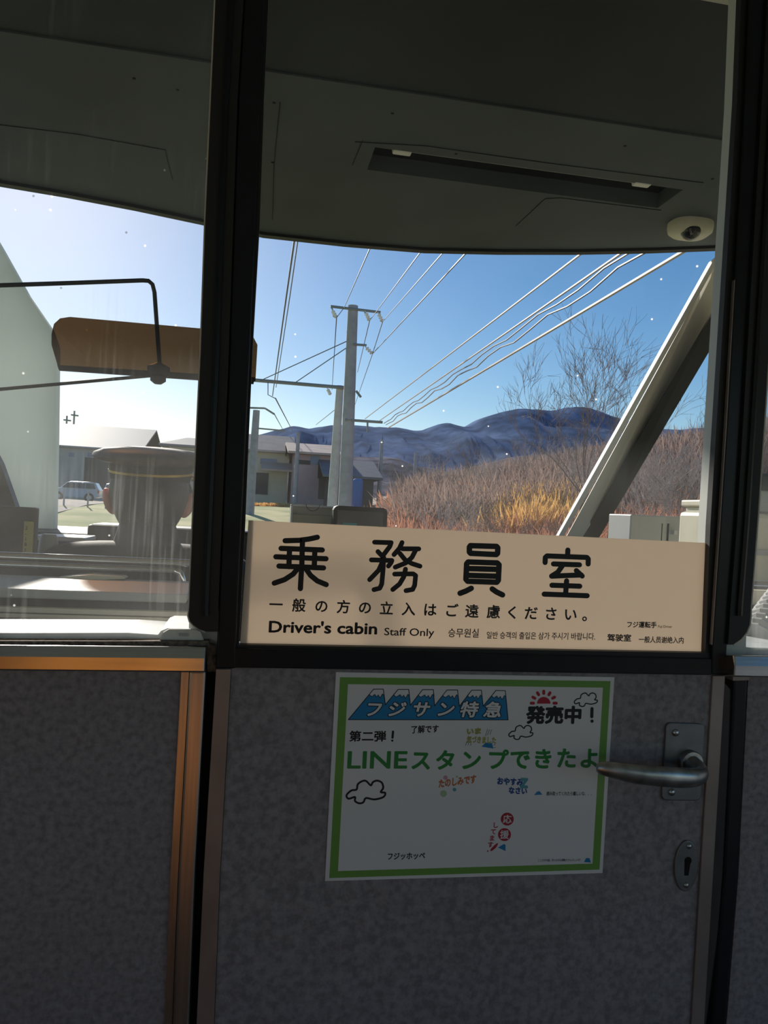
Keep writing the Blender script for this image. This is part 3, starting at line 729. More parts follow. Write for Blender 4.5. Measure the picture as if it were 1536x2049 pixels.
# ------------------------------------------------------------------ fittings under the cab ceiling
lampz = ZC + 0.062
fx = thing('ceiling_lamp', V(((HX0+HX1)/2, (HY0+HY1)/2, ZC + 0.07)), 'slim tube lamp with two white holders, set in the recess of the dark cab ceiling', 'lamp')
a, b = PZ(803, 306, ZC), PZ(1285, 366, ZC)
for p in (a, b):
    p.y = (a.y + b.y)/2; mb = MB()
    mb.add([(p.x-0.034, p.y-0.022, ZC+0.068), (p.x+0.034, p.y-0.022, ZC+0.068), (p.x+0.034, p.y+0.022, ZC+0.068), (p.x-0.034, p.y+0.022, ZC+0.068),
            (p.x-0.024, p.y-0.012, ZC-0.006), (p.x+0.024, p.y-0.012, ZC-0.006), (p.x+0.024, p.y+0.012, ZC-0.006), (p.x-0.024, p.y+0.012, ZC-0.006)],
           [(0,1,2,3),(4,5,6,7),(0,1,5,4),(1,2,6,5),(2,3,7,6),(3,0,4,7)])
    mb.build('lamp_holder', 'lamp_white', fx, bevel=0.003)
MB().tube([V((a.x, a.y - 0.004, ZC+0.004)), V((b.x, a.y - 0.004, ZC+0.004))], 0.005, 12).build('lamp_tube', 'lamp_white', fx, smooth=True)
cc = PZ(1381, 447, ZC - 0.004)
cv = thing('dome_camera', cc, 'white security camera with a smoked dome, on the ceiling beside the lamp recess', 'camera')
mb = MB(); pr = []
def squircle(rx, ry, z, n=36, e=2.6):
    out = []
    for k in range(n):
        t = 2*math.pi*k/n; c_, s_ = math.cos(t), math.sin(t)
        out.append((cc.x + rx*math.copysign(abs(c_)**(2/e), c_), cc.y + ry*math.copysign(abs(s_)**(2/e), s_), cc.z + z))
    return out
rings = [squircle(0.066, 0.055, 0), squircle(0.067, 0.056, -0.014), squircle(0.064, 0.053, -0.030), squircle(0.052, 0.042, -0.040), squircle(0.030, 0.026, -0.043)]
vs = [p for r_ in rings for p in r_]; n_ = 36
mb.add(vs, [(i*n_+j, i*n_+(j+1)%n_, (i+1)*n_+(j+1)%n_, (i+1)*n_+j) for i in range(4) for j in range(n_)] + [tuple(range(n_)), tuple(reversed(range(4*n_, 5*n_)))])
mb.build('housing', 'cream_plastic', cv, smooth=True)
mb = MB(); mb.lathe([(0.031*math.cos(t), -0.030 - 0.031*math.sin(t)) for t in [k*math.pi/2/8 for k in range(8)]] + [(0.0015, -0.061)], cc + V((-0.012, -0.024, 0)), n=28)
mb.build('dome', 'dome_smoke', cv, smooth=True)

# ------------------------------------------------------------------ things in the cab
# amber sun visor on its rod
vy = 1.52
vis = thing('sun_visor', P(315, 745, vy), 'amber see-through sun visor with a black lower edge, on a bent rod', 'visor')
vo_ = [(103,690),(103,668),(108,648),(120,637),(140,634),(400,657),(490,667),(507,675),(515,690),(511,762),(500,768),(118,741)]
MB().slab(vo_, vy, vy + 0.004).build('shade', 'amber', vis)
MB().slab([(114,730),(510,755),(507,768),(118,741)], vy - 0.003, vy + 0.007).build('shade_edge', 'rubber', vis)
rod = [P(-260,577,vy+.02), P(0,571,vy+.02), P(150,566,vy+.02), P(285,561,vy+.02), P(297,562,vy+.02), P(305,569,vy+.02), P(309,585,vy+.02), P(320,740,vy+.02)]
MB().tube(rod, 0.0062, 10).build('rod', 'dark_plastic', vis, smooth=True)
MB().tube([P(-260,800,vy-.02), P(0,779,vy-.02), P(300,752,vy-.02)], 0.0048, 10).build('arm', 'dark_plastic', vis, smooth=True)
mb = MB(); mb.lathe([(0.010, -0.045), (0.022, -0.036), (0.022, -0.026), (0.030, -0.02), (0.032, 0.004), (0.014, 0.012), (0.008, 0.016)], P(317,744,vy-.012) + V((0,0,0.01)), n=20); mb.build('clamp_knob', 'rubber', vis, smooth=True)

# driver's desk
desk = thing('driver_desk', V((0.2, 1.9, 0)), "black driver's desk running along under the windscreen", 'control desk')
dz = P(120, 1058, 1.9).z
mb = MB(); mb.box((XL + 0.02, 1.62, 0.3), (XR - 0.03, 2.16, dz)); mb.build('desk_body', 'desk_black', desk, bevel=0.01)
c0, c1 = P(174, 1048, 1.55), P(560, 1068, 1.55)
MB().box((c0.x, 1.55, 0.5), (c1.x, 1.75, c0.z)).build('instrument_hood', 'dark_plastic', desk, bevel=0.012)
MB().box((c0.x + 0.06, 1.3, 0.5), (c1.x, 1.55, 0.98)).build('control_top', 'desk_black', desk, bevel=0.01)
# small card holder and screen on the desk
h0, h1 = P(582, 1009, 1.7), P(664, 1100, 1.7)
ch = thing('card_holder', V(((h0.x+h1.x)/2, 1.7, dz)), 'clear-topped box of cream cards standing beside the dark screen', 'holder')
zb = dz
mb = MB(); mb.box((h0.x + 0.006, 1.70, zb), (h1.x - 0.006, 1.74, h0.z - 0.03)); mb.build('cards', 'cards', ch, bevel=0.003)
mb = MB()
mb.box((h0.x, 1.69, zb), (h0.x + 0.006, 1.75, h0.z)); mb.box((h1.x - 0.006, 1.69, zb), (h1.x, 1.75, h0.z)); mb.box((h0.x, 1.69, h0.z - 0.006), (h1.x, 1.75, h0.z)); mb.box((h0.x, 1.74, zb), (h1.x, 1.75, h0.z))
mb.build('case', 'white_plastic', ch, bevel=0.002)
a = P(612, 1008, 1.69); mb = MB(); mb.tube([a + V((0.022 - 0.022*math.cos(t), 0, -0.022*math.sin(t)*1.0)) for t in [k*math.pi/8 for k in range(9)]], 0.0012, 6); mb.build('wire_loop', 'wire_dark', ch)
h0, h1 = P(668, 1011, 1.6), P(771, 1110, 1.6)
mo = thing('display_screen', V(((h0.x+h1.x)/2, 1.62, dz - 0.01)), 'small dark display with rounded corners just above the sign, next to the cream card box', 'screen')
r_ = 0.014
mb = MB(); mb.prism([(x, 1.60, z) for x, z in [(h0.x, zb), (h1.x, zb), (h1.x, h0.z - r_), (h1.x - r_*0.3, h0.z - r_*0.3), (h1.x - r_, h0.z), (h0.x + r_, h0.z), (h0.x + r_*0.3, h0.z - r_*0.3), (h0.x, h0.z - r_)]], (0, 0.05, 0)); mb.build('casing', 'rubber', mo, bevel=0.003)
MB().box((h0.x + 0.012, 1.597, zb), (h1.x - 0.014, 1.60, h0.z - 0.014)).build('panel', 'screen_dark', mo)
MB().box((h0.x + 0.03, 1.595, zb), (h0.x + 0.075, 1.597, h0.z - 0.052)).build('lit_field', 'screen_teal', mo)
MB().box((h0.x + 0.082, 1.595, zb), (h1.x - 0.03, 1.597, h0.z - 0.058)).build('lit_field', 'screen_green', mo)

# cabinets by the offside window
g0, g1, g2 = P(1262, 1029, 1.45), P(1325, 1035, 1.42), P(1374, 1042, 1.2)
gc = thing('equipment_cabinet', V((g1.x, 1.4, 0)), 'grey equipment cabinet with two dark slots, behind the glass under the leaning post', 'cabinet')
mb = MB(); zt = g0.z
mb.prism([(g0.x, 1.45, zt), (g1.x, 1.40, zt), (g2.x + 0.2, 1.28, zt), (g2.x + 0.2, 1.55, zt), (g0.x, 1.6, zt)], (0, 0, -zt)); mb.build('body', 'cab_grey', gc, bevel=0.004)
a = P(1336, 1045, 1.38); 
for q in (1337, 1345):
    a, b = P(q, 1048, 1.372), P(q - 5, 1095, 1.372); fy = 1.40 - 0.12*(a.x - g1.x)/(g2.x + 0.2 - g1.x); mb = MB(); mb.box((a.x - 0.003, fy - 0.0015, b.z), (a.x + 0.003, fy + 0.004, a.z)); mb.build('slot', 'void', gc)
MB().box((P(1357,1066,1.34).x - 0.005, 1.355, P(1357,1070,1.34).z), (P(1357,1066,1.34).x + 0.005, 1.375, P(1357,1062,1.34).z)).build('catch', 'grey_plastic', gc)
a, b = P(1376, 1010, 0.95), P(1420, 1000, 0.95)
cb = thing('switch_box', V(((a.x+b.x)/2, 1.0, 0)), 'tall cream box with a lid and latch, beside the pale inner frame strip', 'box')
a.x = P(1374, 1010, 1.12).x; MB().box((a.x - 0.004, 0.95, 0), (a.x + 0.17, 1.12, a.z)).build('body', 'cream_plastic', cb, bevel=0.004)
MB().box((a.x - 0.012, 0.94, a.z + 0.0005), (a.x + 0.18, 1.13, a.z + 0.018)).build('lid', 'cream_plastic', cb, bevel=0.004)
MB().box((a.x + 0.022, 0.928, a.z - 0.035), (a.x + 0.050, 0.9395, a.z + 0.012)).build('latch', 'cream_plastic', cb, bevel=0.003)
# cab fittings seen through the other side pane
a, b = P(1504, 1026, 0.7), P(1504, 1158, 0.7)
tb = thing('brown_cabinet', V((a.x + 0.1, 0.75, 0)), 'tan cabinet with a label strip, seen through the narrow pane', 'cabinet')
MB().box((a.x - 0.02, 0.72, 0), (XR - 0.01, 0.95, a.z)).build('body', 'cream_plastic', tb, bevel=0.01)
MB().box((a.x - 0.02, 0.712, b.z + 0.05), (XR - 0.2, 0.7195, b.z + 0.062)).build('label_strip', 'grey_plastic', tb)
a = P(1522, 1000, 0.72)
gd = thing('grey_device', V((a.x + 0.07, 0.8, P(1504,1026,0.7).z)), 'rounded grey device on top of the tan cabinet', 'device')
MB().box((a.x, 0.75, P(1504,1026,0.7).z), (a.x + 0.14, 0.88, P(1522,962,0.72).z)).build('body', 'grey_plastic', gd, bevel=0.02)
MB().box((a.x + 0.012, 0.74, P(1522,962,0.72).z - 0.02), (a.x + 0.05, 0.7495, P(1522,945,0.72).z)).build('cap', 'rubber', gd, bevel=0.006)
# rails
def rail(nm, y, za, x0, x1, r, lab, bend=None, m='chrome'):
    a, b = P(x0, za, y), P(x1, za + (x1-x0)*0.045, y); z = a.z
    o = thing(nm, V(((a.x+b.x)/2, y, z)), lab, 'rail')
    pts = [V((a.x, y, z)), V((b.x - 0.02, y, z))]
    pts += [V((b.x - 0.006, y, z - 0.003)), V((b.x, y, z - 0.014)), V((b.x, y, z - bend))] if bend else [V((b.x, y, z))]
    MB().tube(pts, r, 14).build('tube', m, o, smooth=True)
    return o
a = P(0, 1114, 0.42); b = P(362, 1130, 0.42)
gr = thing('guard_rail', V((0.5*(a.x+b.x), 0.42, a.z)), 'polished tubular guard rail with a bent-down end, behind the driver', 'rail')
MB().tube([V((XL + 0.01, 0.42, a.z)), V((P(380,1130,0.42).x, 0.42, a.z))], 0.0075, 14).build('upper_tube', 'chrome', gr, smooth=True)
c = P(366, 1136, 0.40); z2 = P(200, 1137, 0.40).z; e = P(366, 1178, 0.40).z
MB().tube([V((XL + 0.01, 0.40, z2)), V((c.x - 0.014, 0.40, z2)), V((c.x - 0.004, 0.40, z2 - 0.003)), V((c.x, 0.40, z2 - 0.012)), V((c.x + 0.001, 0.40, e))], 0.0055, 12).build('lower_tube', 'chrome', gr, smooth=True)
# locker behind the partition: pale top, dark front with two pale rails
t0, t1 = P(150, 1157, 0.40), P(150, 1181, 0.22)
zt = t1.z
lk = thing('low_locker', V((-0.6, 0.3, 0)), 'low dark locker with a pale lit top and two cream strips, below the chrome rail', 'cabinet')
lx = P(374, 1185, 0.22).x
MB().box((XL + 0.005, 0.22, 0), (lx, 0.40, zt - 0.012)).build('body', 'dark_plastic', lk)
MB().box((XL + 0.005, 0.215, zt - 0.0115), (lx, 0.38, zt)).build('top', 'cab_grey', lk, bevel=0.002)
for ya, yb in ((1219, 1229), (1231.5, 1240)):
    za, zb_ = P(150, ya, 0.205).z, P(150, yb, 0.205).z
    MB().box((XL + 0.005, 0.205, zb_), (lx + 0.01, 0.219, za)).build('strip', 'cream_plastic', lk, bevel=0.001)
MB().slab([(110,1157),(150,1152),(182,1150),(245,1154),(250,1158),(200,1160)], 0.36, 0.39).build('cloth_edge', 'cream_plastic', lk)
# white latch on the sill
a = P(325, 1276, -0.0)
sl_ = thing('sill_latch', P(365, 1272, 0.011), 'small white latch plate at the end of the window sill', 'latch')
MB().slab([(318,1281),(326,1266),(338,1259),(392,1259),(402,1264),(408,1282)], 0.0005, 0.0055).build('plate', 'white_plastic', sl_, bevel=0.0012)
MB().slab([(358,1267),(376,1268),(376,1273),(358,1272)], -0.0012, 0.0002).build('slot', 'grey_plastic', sl_)
# handle-shaped pale post and boxes left of the driver
a, b = P(78, 1068, 1.0), P(118, 1070, 1.0)
wp = thing('brake_grip', V(((a.x+b.x)/2, 1.0, 0)), 'pale grey rounded upright grip beside the black box with a yellow label', 'handle')
mb = MB(); xc_ = (a.x+b.x)/2; wx = (b.x-a.x)/2
mb.lathe([(wx*1.25, -a.z), (wx*1.25, -0.16), (wx*1.0, -0.03), (wx*0.92, -0.008), (wx*0.7, 0)], (xc_, 1.0, a.z), n=28, sy=0.8); mb.build('grip', 'grey_plastic', wp, smooth=True)
a, b = P(62, 1074, 1.3), P(172, 1082, 1.3)
bx = thing('console_box', V(((a.x+b.x)/2, 1.33, 0)), 'dark console box with a white rim, between the pale grip and the driver', 'box')
MB().box((a.x + 0.01, 1.3, 0), (b.x - 0.01, 1.42, a.z - 0.008)).build('body', 'dark_plastic', bx)
MB().box((a.x, 1.29, a.z - 0.0075), (b.x, 1.43, a.z + 0.004)).build('rim', 'white_plastic', bx, bevel=0.002)
MB().box((P(120,1080,1.3).x, 1.285, P(120,1103,1.3).z), (P(156,1080,1.3).x, 1.2885, P(120,1082,1.3).z)).build('panel', 'window_blue', bx)
a, b = P(-200, 1010, 0.95), P(73, 1016, 0.95)
bc = thing('black_cabinet', V((-0.9, 1.05, 0)), 'black cabinet with an upright yellow label at its edge', 'cabinet')
MB().box((XL + 0.005, 0.95, 0), (b.x, 0.975, b.z)).build('body', 'dark_plastic', bc, bevel=0.003)
a, b = P(49, 1043, 0.947), P(62, 1112, 0.947)
MB().box((a.x, 0.945, b.z), (b.x + 0.002, 0.9495, a.z)).build('label', 'label_yellow', bc)
mb = MB(); 
for k, q in enumerate('2-181'): cell_text(mb, q, [(55.5 - k*0.6, 1056 + k*11)], 10, 0.9445, 0.02, rot=0.0)
mb.build('lettering', 'ink_black', bc)
# ribbed connector low in the narrow pane
a = P(1506, 1284, 0.10); b = P(1570, 1190, 0.26)
rc = thing('ribbed_hose', a, 'dark ribbed hose lying low in the narrow pane', 'hose')
pts = [a.lerp(b, k/40) for k in range(41)]
MB().tube(pts, [0.024 if k % 4 < 2 else 0.019 for k in range(41)], 14).build('hose', 'grey_plastic', rc)
a = P(1500, 1170, 0.45)
o = thing('cab_handrail', V((a.x + 0.2, 0.45, a.z)), 'polished rail crossing the narrow pane in front of the tan cabinet', 'rail')
MB().tube([V((a.x - 0.06, 0.45, a.z)), V((XR - 0.01, 0.45, a.z))], 0.008, 14).build('tube', 'chrome', o, smooth=True)
o = thing('offside_locker', V((a.x + 0.2, 0.5, 0)), 'tan locker front below the polished rail in the narrow pane', 'cabinet')
MB().box((a.x - 0.05, 0.48, 0), (XR - 0.012, 0.70, P(1500,1181,0.48).z)).build('body', 'cream_plastic', o, bevel=0.004)
MB().box((a.x - 0.05, 0.47, P(1500,1224,0.48).z), (XR - 0.012, 0.4795, P(1500,1210,0.48).z)).build('strip', 'dark_plastic', o)
MB().box((a.x - 0.05, 0.465, 0.5), (XR - 0.012, 0.4795, P(1500,1228,0.48).z)).build('lower_front', 'grey_plastic', o)

# ------------------------------------------------------------------ the driver
HC = P(300, 975, 1.0)                       # centre of the head
hx, hy = HC.x, HC.y
sho = P(200, 1090, 1.0).z                   # shoulder height
def skin_body(joints, edges, root, name, m, parent, extra=None, voxel=0.007, sub=1, grow=0.0, drop=()):
    me = bpy.data.meshes.new(name); keys = list(joints)
    me.from_pydata([joints[k][0] for k in keys], [], [(keys.index(a), keys.index(b)) for a, b in edges])
    o = bpy.data.objects.new(name, me); COL.objects.link(o)
    o.modifiers.new('skin', 'SKIN')
    if not me.skin_vertices: me.skin_vertices.new()
    sv = me.skin_vertices[0].data
    for i, k in enumerate(keys):
        r_ = joints[k][1]; r_ = r_ if isinstance(r_, tuple) else (r_, r_)
        sv[i].radius = (r_[0] + grow, r_[1] + grow); sv[i].use_root = (k == root)
    s = o.modifiers.new('sub', 'SUBSURF'); s.levels = s.render_levels = sub
    bpy.context.view_layer.update()
    em = bpy.data.meshes.new_from_object(o.evaluated_get(bpy.context.evaluated_depsgraph_get()))
    bm = bmesh.new(); bm.from_mesh(em)
    if extra: extra(bm)
    fm = bpy.data.meshes.new(name); bm.to_mesh(fm); bm.free()
    bpy.data.objects.remove(o); bpy.data.meshes.remove(em)
    o = bpy.data.objects.new(name, fm); COL.objects.link(o)
    if voxel:
        rm = o.modifiers.new('remesh', 'REMESH'); rm.mode = 'VOXEL'; rm.voxel_size = voxel; rm.use_smooth_shade = True
        sm = o.modifiers.new('smooth', 'SMOOTH'); sm.factor = 0.5; sm.iterations = 4
        bpy.context.view_layer.update()
        fin = bpy.data.meshes.new_from_object(o.evaluated_get(bpy.context.evaluated_depsgraph_get()))
        bpy.data.objects.remove(o)
        fin.materials.clear(); fin.materials.append(MT[m]); fin.polygons.foreach_set('use_smooth', [True]*len(fin.polygons))
        o = bpy.data.objects.new(name, fin); COL.objects.link(o)
    if parent:
        o0 = ORG[parent.name]; o.parent = parent; o.location = -o0
    ORG[o.name] = V((0,0,0)) if not parent else ORG[parent.name]
    return o
drv = thing('person', V((hx, hy, 0)), 'seated driver seen from behind in a dark uniform and gold-lined peaked cap', 'person')
sh = 0.19; hip = 0.56; zs = sho
J = {
 'pel': (V((hx, hy-0.02, hip)), (0.15, 0.11)), 'wa': (V((hx, hy-0.02, hip+0.18)), (0.14, 0.10)), 'ch': (V((hx, hy-0.01, zs-0.15)), (0.14, 0.09)), 'up': (V((hx, hy-0.01, zs-0.055)), (0.06, 0.045)),
 'nk': (V((hx, hy+0.0, zs+0.03)), 0.054), 'hd': (V((hx, hy+0.01, zs+0.075)), 0.060),
}
for s, t in ((-1, 'l'), (1, 'r')):
    J['sh'+t] = (V((hx+s*sh, hy-0.01, zs-0.060)), 0.042); J['el'+t] = (V((hx+s*0.25, hy+0.07, zs-0.32)), 0.043); J['wr'+t] = (V((hx+s*0.19, hy+0.30, zs-0.22+0.06)), 0.028)
    J['pa'+t] = (V((hx+s*0.18, hy+0.35, zs-0.15)), (0.034, 0.018)); J['pb'+t] = (V((hx+s*0.178, hy+0.39, zs-0.145)), (0.038, 0.016))
    for f in range(4):
        bx_ = J['pb'+t][0] + V(((f-1.5)*0.019, 0.012, 0)); ln = (0.020, 0.024, 0.022, 0.017)[f]
        J[f'f{f}a{t}'] = (bx_, 0.0088); J[f'f{f}b{t}'] = (bx_ + V((0, ln*1.2, -0.006)), 0.0084); J[f'f{f}c{t}'] = (bx_ + V((0, ln*1.8, -0.026)), 0.0078); J[f'f{f}d{t}'] = (bx_ + V((0, ln*1.3, -0.042)), 0.007)
    J['ta'+t] = (J['pa'+t][0] + V((-s*0.034, 0.006, -0.004)), 0.0105); J['tb'+t] = (J['pa'+t][0] + V((-s*0.050, 0.030, -0.016)), 0.0095); J['tc'+t] = (J['pa'+t][0] + V((-s*0.048, 0.052, -0.030)), 0.008)
    J['hp'+t] = (V((hx+s*0.09, hy+0.02, hip-0.02)), 0.085); J['kn'+t] = (V((hx+s*0.12, hy+0.42, hip-0.04)), 0.058); J['an'+t] = (V((hx+s*0.12, hy+0.46, 0.10)), 0.038); J['to'+t] = (V((hx+s*0.13, hy+0.60, 0.045)), 0.034)
E_ = [('pel','wa'),('wa','ch'),('ch','up'),('up','nk'),('nk','hd')]
for t in 'lr':
    E_ += [('up','sh'+t),('sh'+t,'el'+t),('el'+t,'wr'+t),('wr'+t,'pa'+t),('pa'+t,'pb'+t),('pel','hp'+t),('hp'+t,'kn'+t),('kn'+t,'an'+t),('an'+t,'to'+t),('pa'+t,'ta'+t),('ta'+t,'tb'+t),('tb'+t,'tc'+t)]
    for f in range(4): E_ += [('pb'+t, f'f{f}a{t}'),(f'f{f}a{t}',f'f{f}b{t}'),(f'f{f}b{t}',f'f{f}c{t}'),(f'f{f}c{t}',f'f{f}d{t}')]
hc = V((hx, hy + 0.012, HC.z - 0.009))
def head_geo(bm):
    r_ = bmesh.ops.create_uvsphere(bm, u_segments=40, v_segments=28, radius=1.0)
    for v in r_['verts']:
        x, y, z = v.co
        sx = 0.077 * (1 - 0.22*max(0, -z)**1.3 - 0.04*max(0, z)); sy = 0.097; szz = 0.112
        px, py, pz = x*sx, y*sy, z*(0.088 if z > 0 else 0.110)
        if y > 0:                                   # face looks towards +Y
            py *= 1 - 0.10*max(0, z) 
            g = math.exp(-((x/0.20)**2 + ((z+0.12)/0.24)**2)); py += 0.024*g*(1 if z < 0.1 else 0.5)
            py -= 0.010*math.exp(-(((abs(x)-0.40)/0.16)**2 + ((z-0.08)/0.12)**2))
            py += 0.006*math.exp(-((x/0.28)**2 + ((z+0.50)/0.08)**2)) ; py -= 0.004*math.exp(-((x/0.3)**2 + ((z+0.56)/0.03)**2))
            py += 0.010*math.exp(-((x/0.30)**2 + ((z+0.85)/0.2)**2))
        v.co = hc + V((px, py, pz))
    for s in (-1, 1):
        rr = bmesh.ops.create_uvsphere(bm, u_segments=16, v_segments=12, radius=1.0)
        for v in rr['verts']:
            x, y, z = v.co
            tilt = 0.30
            v.co = hc + V((s*(0.080 + 0.013*x*s + tilt*0.035*z + 0.005), 0.002 - 0.018*y*1.0 - 0.010, -0.030 + 0.036*z*(1 - 0.25*(z < 0)*abs(z))))
body = skin_body(J, E_, 'pel', 'body', 'skin', drv, head_geo, voxel=0.0055, sub=2)
for s in (-1, 1):
    mb = MB(); mb.lathe([(0.011*math.sin(t), -0.011*math.cos(t)) for t in [k*math.pi/8+0.001 for k in range(9)]], hc + V((s*0.031, 0.080, 0.010)), 'Y', 14); mb.build('eye', 'eye_white', drv, smooth=True)
# jacket and trousers follow the body
def sub(keys): return {k: J[k] for k in keys}
jk = ['pel','wa','ch','up','nk'] + [a+t for t in 'lr' for a in ('sh','el','wr')]
JJ = sub(jk); JJ['nk'] = (J['nk'][0] + V((0, 0, -0.026)), 0.054); JJ['up'] = (J['up'][0] + V((0, 0, 0.026)), (0.10, 0.062)); JJ['ch'] = (J['ch'][0], (0.15, 0.10)); JJ['pel'] = (J['pel'][0] + V((0,0,0.02)), (0.155, 0.115))
for t in 'lr': JJ['wr'+t] = (J['wr'+t][0] + (J['el'+t][0]-J['wr'+t][0])*0.12, 0.034); JJ['sh'+t] = (J['sh'+t][0] + V((0, 0, 0.006)), 0.054)
skin_body(JJ, [e for e in E_ if e[0] in JJ and e[1] in JJ], 'pel', 'jacket', 'uniform', drv, voxel=0.008, sub=2, grow=0.022)
tk = ['pel'] + [a+t for t in 'lr' for a in ('hp','kn','an')]
skin_body(sub(tk), [e for e in E_ if e[0] in tk and e[1] in tk], 'pel', 'trousers', 'uniform', drv, voxel=0.010, sub=2, grow=0.010)
for s, t in ((-1,'l'),(1,'r')):
    a = J['an'+t][0]; b = J['to'+t][0]
    mb = MB(); mb.tube([V((a.x, a.y-0.05, 0.05)), V((a.x, a.y+0.0, 0.058)), V((a.x, a.y+0.09, 0.045)), V((b.x, b.y+0.02, 0.035)), V((b.x, b.y+0.05, 0.03))], [0.035, 0.050, 0.044, 0.034, 0.015], 14); mb.build('shoe', 'rubber', drv, smooth=True)
# collar, jacket shoulder seam
nk = J['nk'][0]
mb = MB(); ring = []
for k in range(28):
    a = 2*math.pi*k/28
    ring.append((math.cos(a), math.sin(a)))
vs = []
for (rr, z) in ((0.084, -0.050), (0.075, -0.034), (0.066, 0.0), (0.0605, 0.020), (0.057, 0.022), (0.058, -0.02)):
    for c_, s_ in ring: vs.append(nk + V((rr*c_, rr*0.98*s_, z - 0.006*s_)))
mb.add(vs, [(i*28+j, i*28+(j+1)%28, (i+1)*28+(j+1)%28, (i+1)*28+j) for i in range(5) for j in range(28)]); mb.build('collar', 'uniform', drv, smooth=True)
# hair under the cap
bm = bmesh.new(); r_ = bmesh.ops.create_uvsphere(bm, u_segments=36, v_segments=28, radius=1.0)
for v in bm.verts:
    x, y, z = v.co; sx = 0.0815*(1 - 0.20*max(0, -z)**1.3)
    v.co = hc + V((x*sx, y*0.101 - 0.003, z*(0.090 if z > 0 else 0.114)))
bmesh.ops.delete(bm, geom=[f for f in bm.faces if (f.calc_center_median().y > hc.y + 0.015) or (f.calc_center_median().z < hc.z - 0.070) or (f.calc_center_median().z > hc.z + 0.07) or (f.calc_center_median().y > hc.y - 0.022 and f.calc_center_median().z < hc.z + 0.02)], context='FACES')
me = bpy.data.meshes.new('hair'); bm.to_mesh(me); bm.free(); me.materials.append(MT['hair']); me.polygons.foreach_set('use_smooth', [True]*len(me.polygons))
o = bpy.data.objects.new('hair', me); COL.objects.link(o); o.parent = drv; o.location = -ORG[drv.name]; sd = o.modifiers.new('solid', 'SOLIDIFY'); sd.thickness = 0.006; sd.offset = 1
# the cap: band, gold line, flared crown, peak
bz = P(300, 946, 1.0).z
ctr = V((hx, hy + 0.012, bz))
def cap_ring(rx, ry, dz_, n=44, tilt=0.12, dy=0.0): return [ctr + V((rx*math.cos(2*math.pi*k/n), dy + ry*math.sin(2*math.pi*k/n), dz_ + tilt*ry*math.sin(2*math.pi*k/n) + 0.03*rx*math.cos(2*math.pi*k/n)*0)) for k in range(n)]
def loft(rings, name, m, par, closed=True):
    n = len(rings[0]); mb = MB(); vs = [p for r_ in rings for p in r_]
    fs = [(i*n+j, i*n+(j+1)%n, (i+1)*n+(j+1)%n, (i+1)*n+j) for i in range(len(rings)-1) for j in range(n)]
    if closed: fs.append(tuple(range((len(rings)-1)*n, len(rings)*n)))
    mb.add(vs, fs); return mb.build(name, m, par, smooth=True)
cap = loft([cap_ring(0.0845, 0.104, -0.020), cap_ring(0.0925, 0.111, 0.016), cap_ring(0.098, 0.114, 0.022)], 'cap', 'cap_band', drv, False)
loft([cap_ring(0.098, 0.114, 0.022), cap_ring(0.112, 0.126, 0.025), cap_ring(0.123, 0.136, 0.030), cap_ring(0.1265, 0.140, 0.036), cap_ring(0.123, 0.137, 0.042), cap_ring(0.105, 0.115, 0.050), cap_ring(0.06, 0.07, 0.055), cap_ring(0.02, 0.02, 0.056)], 'crown', 'cap_cloth', cap)
loft([cap_ring(0.0890, 0.108, 0.000), cap_ring(0.0905, 0.1095, 0.001), cap_ring(0.0912, 0.1105, 0.0055), cap_ring(0.0900, 0.109, 0.006)], 'gold_line', 'gold', cap, False)
mb = MB(); A = []; B = []
for k in range(17):
    t = math.pi*(0.12 + 0.76*k/16); A.append(ctr + V((0.086*math.cos(t), 0.105*math.sin(t), -0.012))); B.append(ctr + V((0.098*math.cos(t), 0.105*math.sin(t) + 0.055*math.sin(t), -0.042)))
mb.add(A + B, [(i, i+1, 18+i, 17+i) for i in range(16)]); pk_ = mb.build('peak', 'rubber', cap, smooth=True); sd = pk_.modifiers.new('solid', 'SOLIDIFY'); sd.thickness = 0.003
for s in (-1, 1):
    c_ = ctr + V((s*0.089, 0.03, -0.006)); mb = MB(); mb.lathe([(0.007, -0.003), (0.006, 0.003), (0.002, 0.005)], c_, 'X', 12); mb.build('button', 'gold', cap, smooth=True)
# his seat
st = thing('swivel_chair', V((hx, hy - 0.05, 0)), 'black low-backed chair that the driver sits on', 'chair')
MB().box((hx-0.25, hy-0.17, hip-0.20), (hx+0.25, hy+0.33, hip-0.12)).build('seat_cushion', 'desk_black', st, bevel=0.03)
MB().box((hx-0.23, hy-0.27, hip-0.12), (hx+0.23, hy-0.18, 0.95)).build('backrest', 'desk_black', st, bevel=0.03)
mb = MB(); mb.lathe([(0.16, 0), (0.16, 0.02), (0.05, 0.05), (0.05, hip-0.20)], (hx, hy+0.05, 0), n=20); mb.build('pedestal', 'dark_plastic', st, smooth=True)

# ------------------------------------------------------------------ outdoors: ground
def ss(a, b, x):
    t = min(1, max(0, (x-a)/(b-a))); return t*t*(3-2*t)
def gz(x, y):
    d = math.hypot(x, y)
    base = -1.15 + 2.35*ss(12, 60, d)
    lx_ = -ss(0, -12, x) * 0.62 * ss(25, 60, y)
    hill = max(0, x - 5.5 - 0.03*y)*0.22*ss(9, 48, y)*(1 - 0.5*ss(90, 260, d))
    hill = min(hill, 11)
    nz = noise.noise(V((x*0.12, y*0.12, 3)))*0.25*ss(15, 40, d)*(1 + hill*0.25)
    return base + lx_*0.6 + hill + nz
gxs = [-420,-300,-200,-140,-100,-75,-58,-45,-36,-29,-23,-18,-14,-10.5,-7.5,-5,-3,-1,1,3,5,6.5,8,9.5,11,13,15,17,19,21,23.5,26,29,32,36,40,45,50,57,65,75,90,110,150,220,320,450]
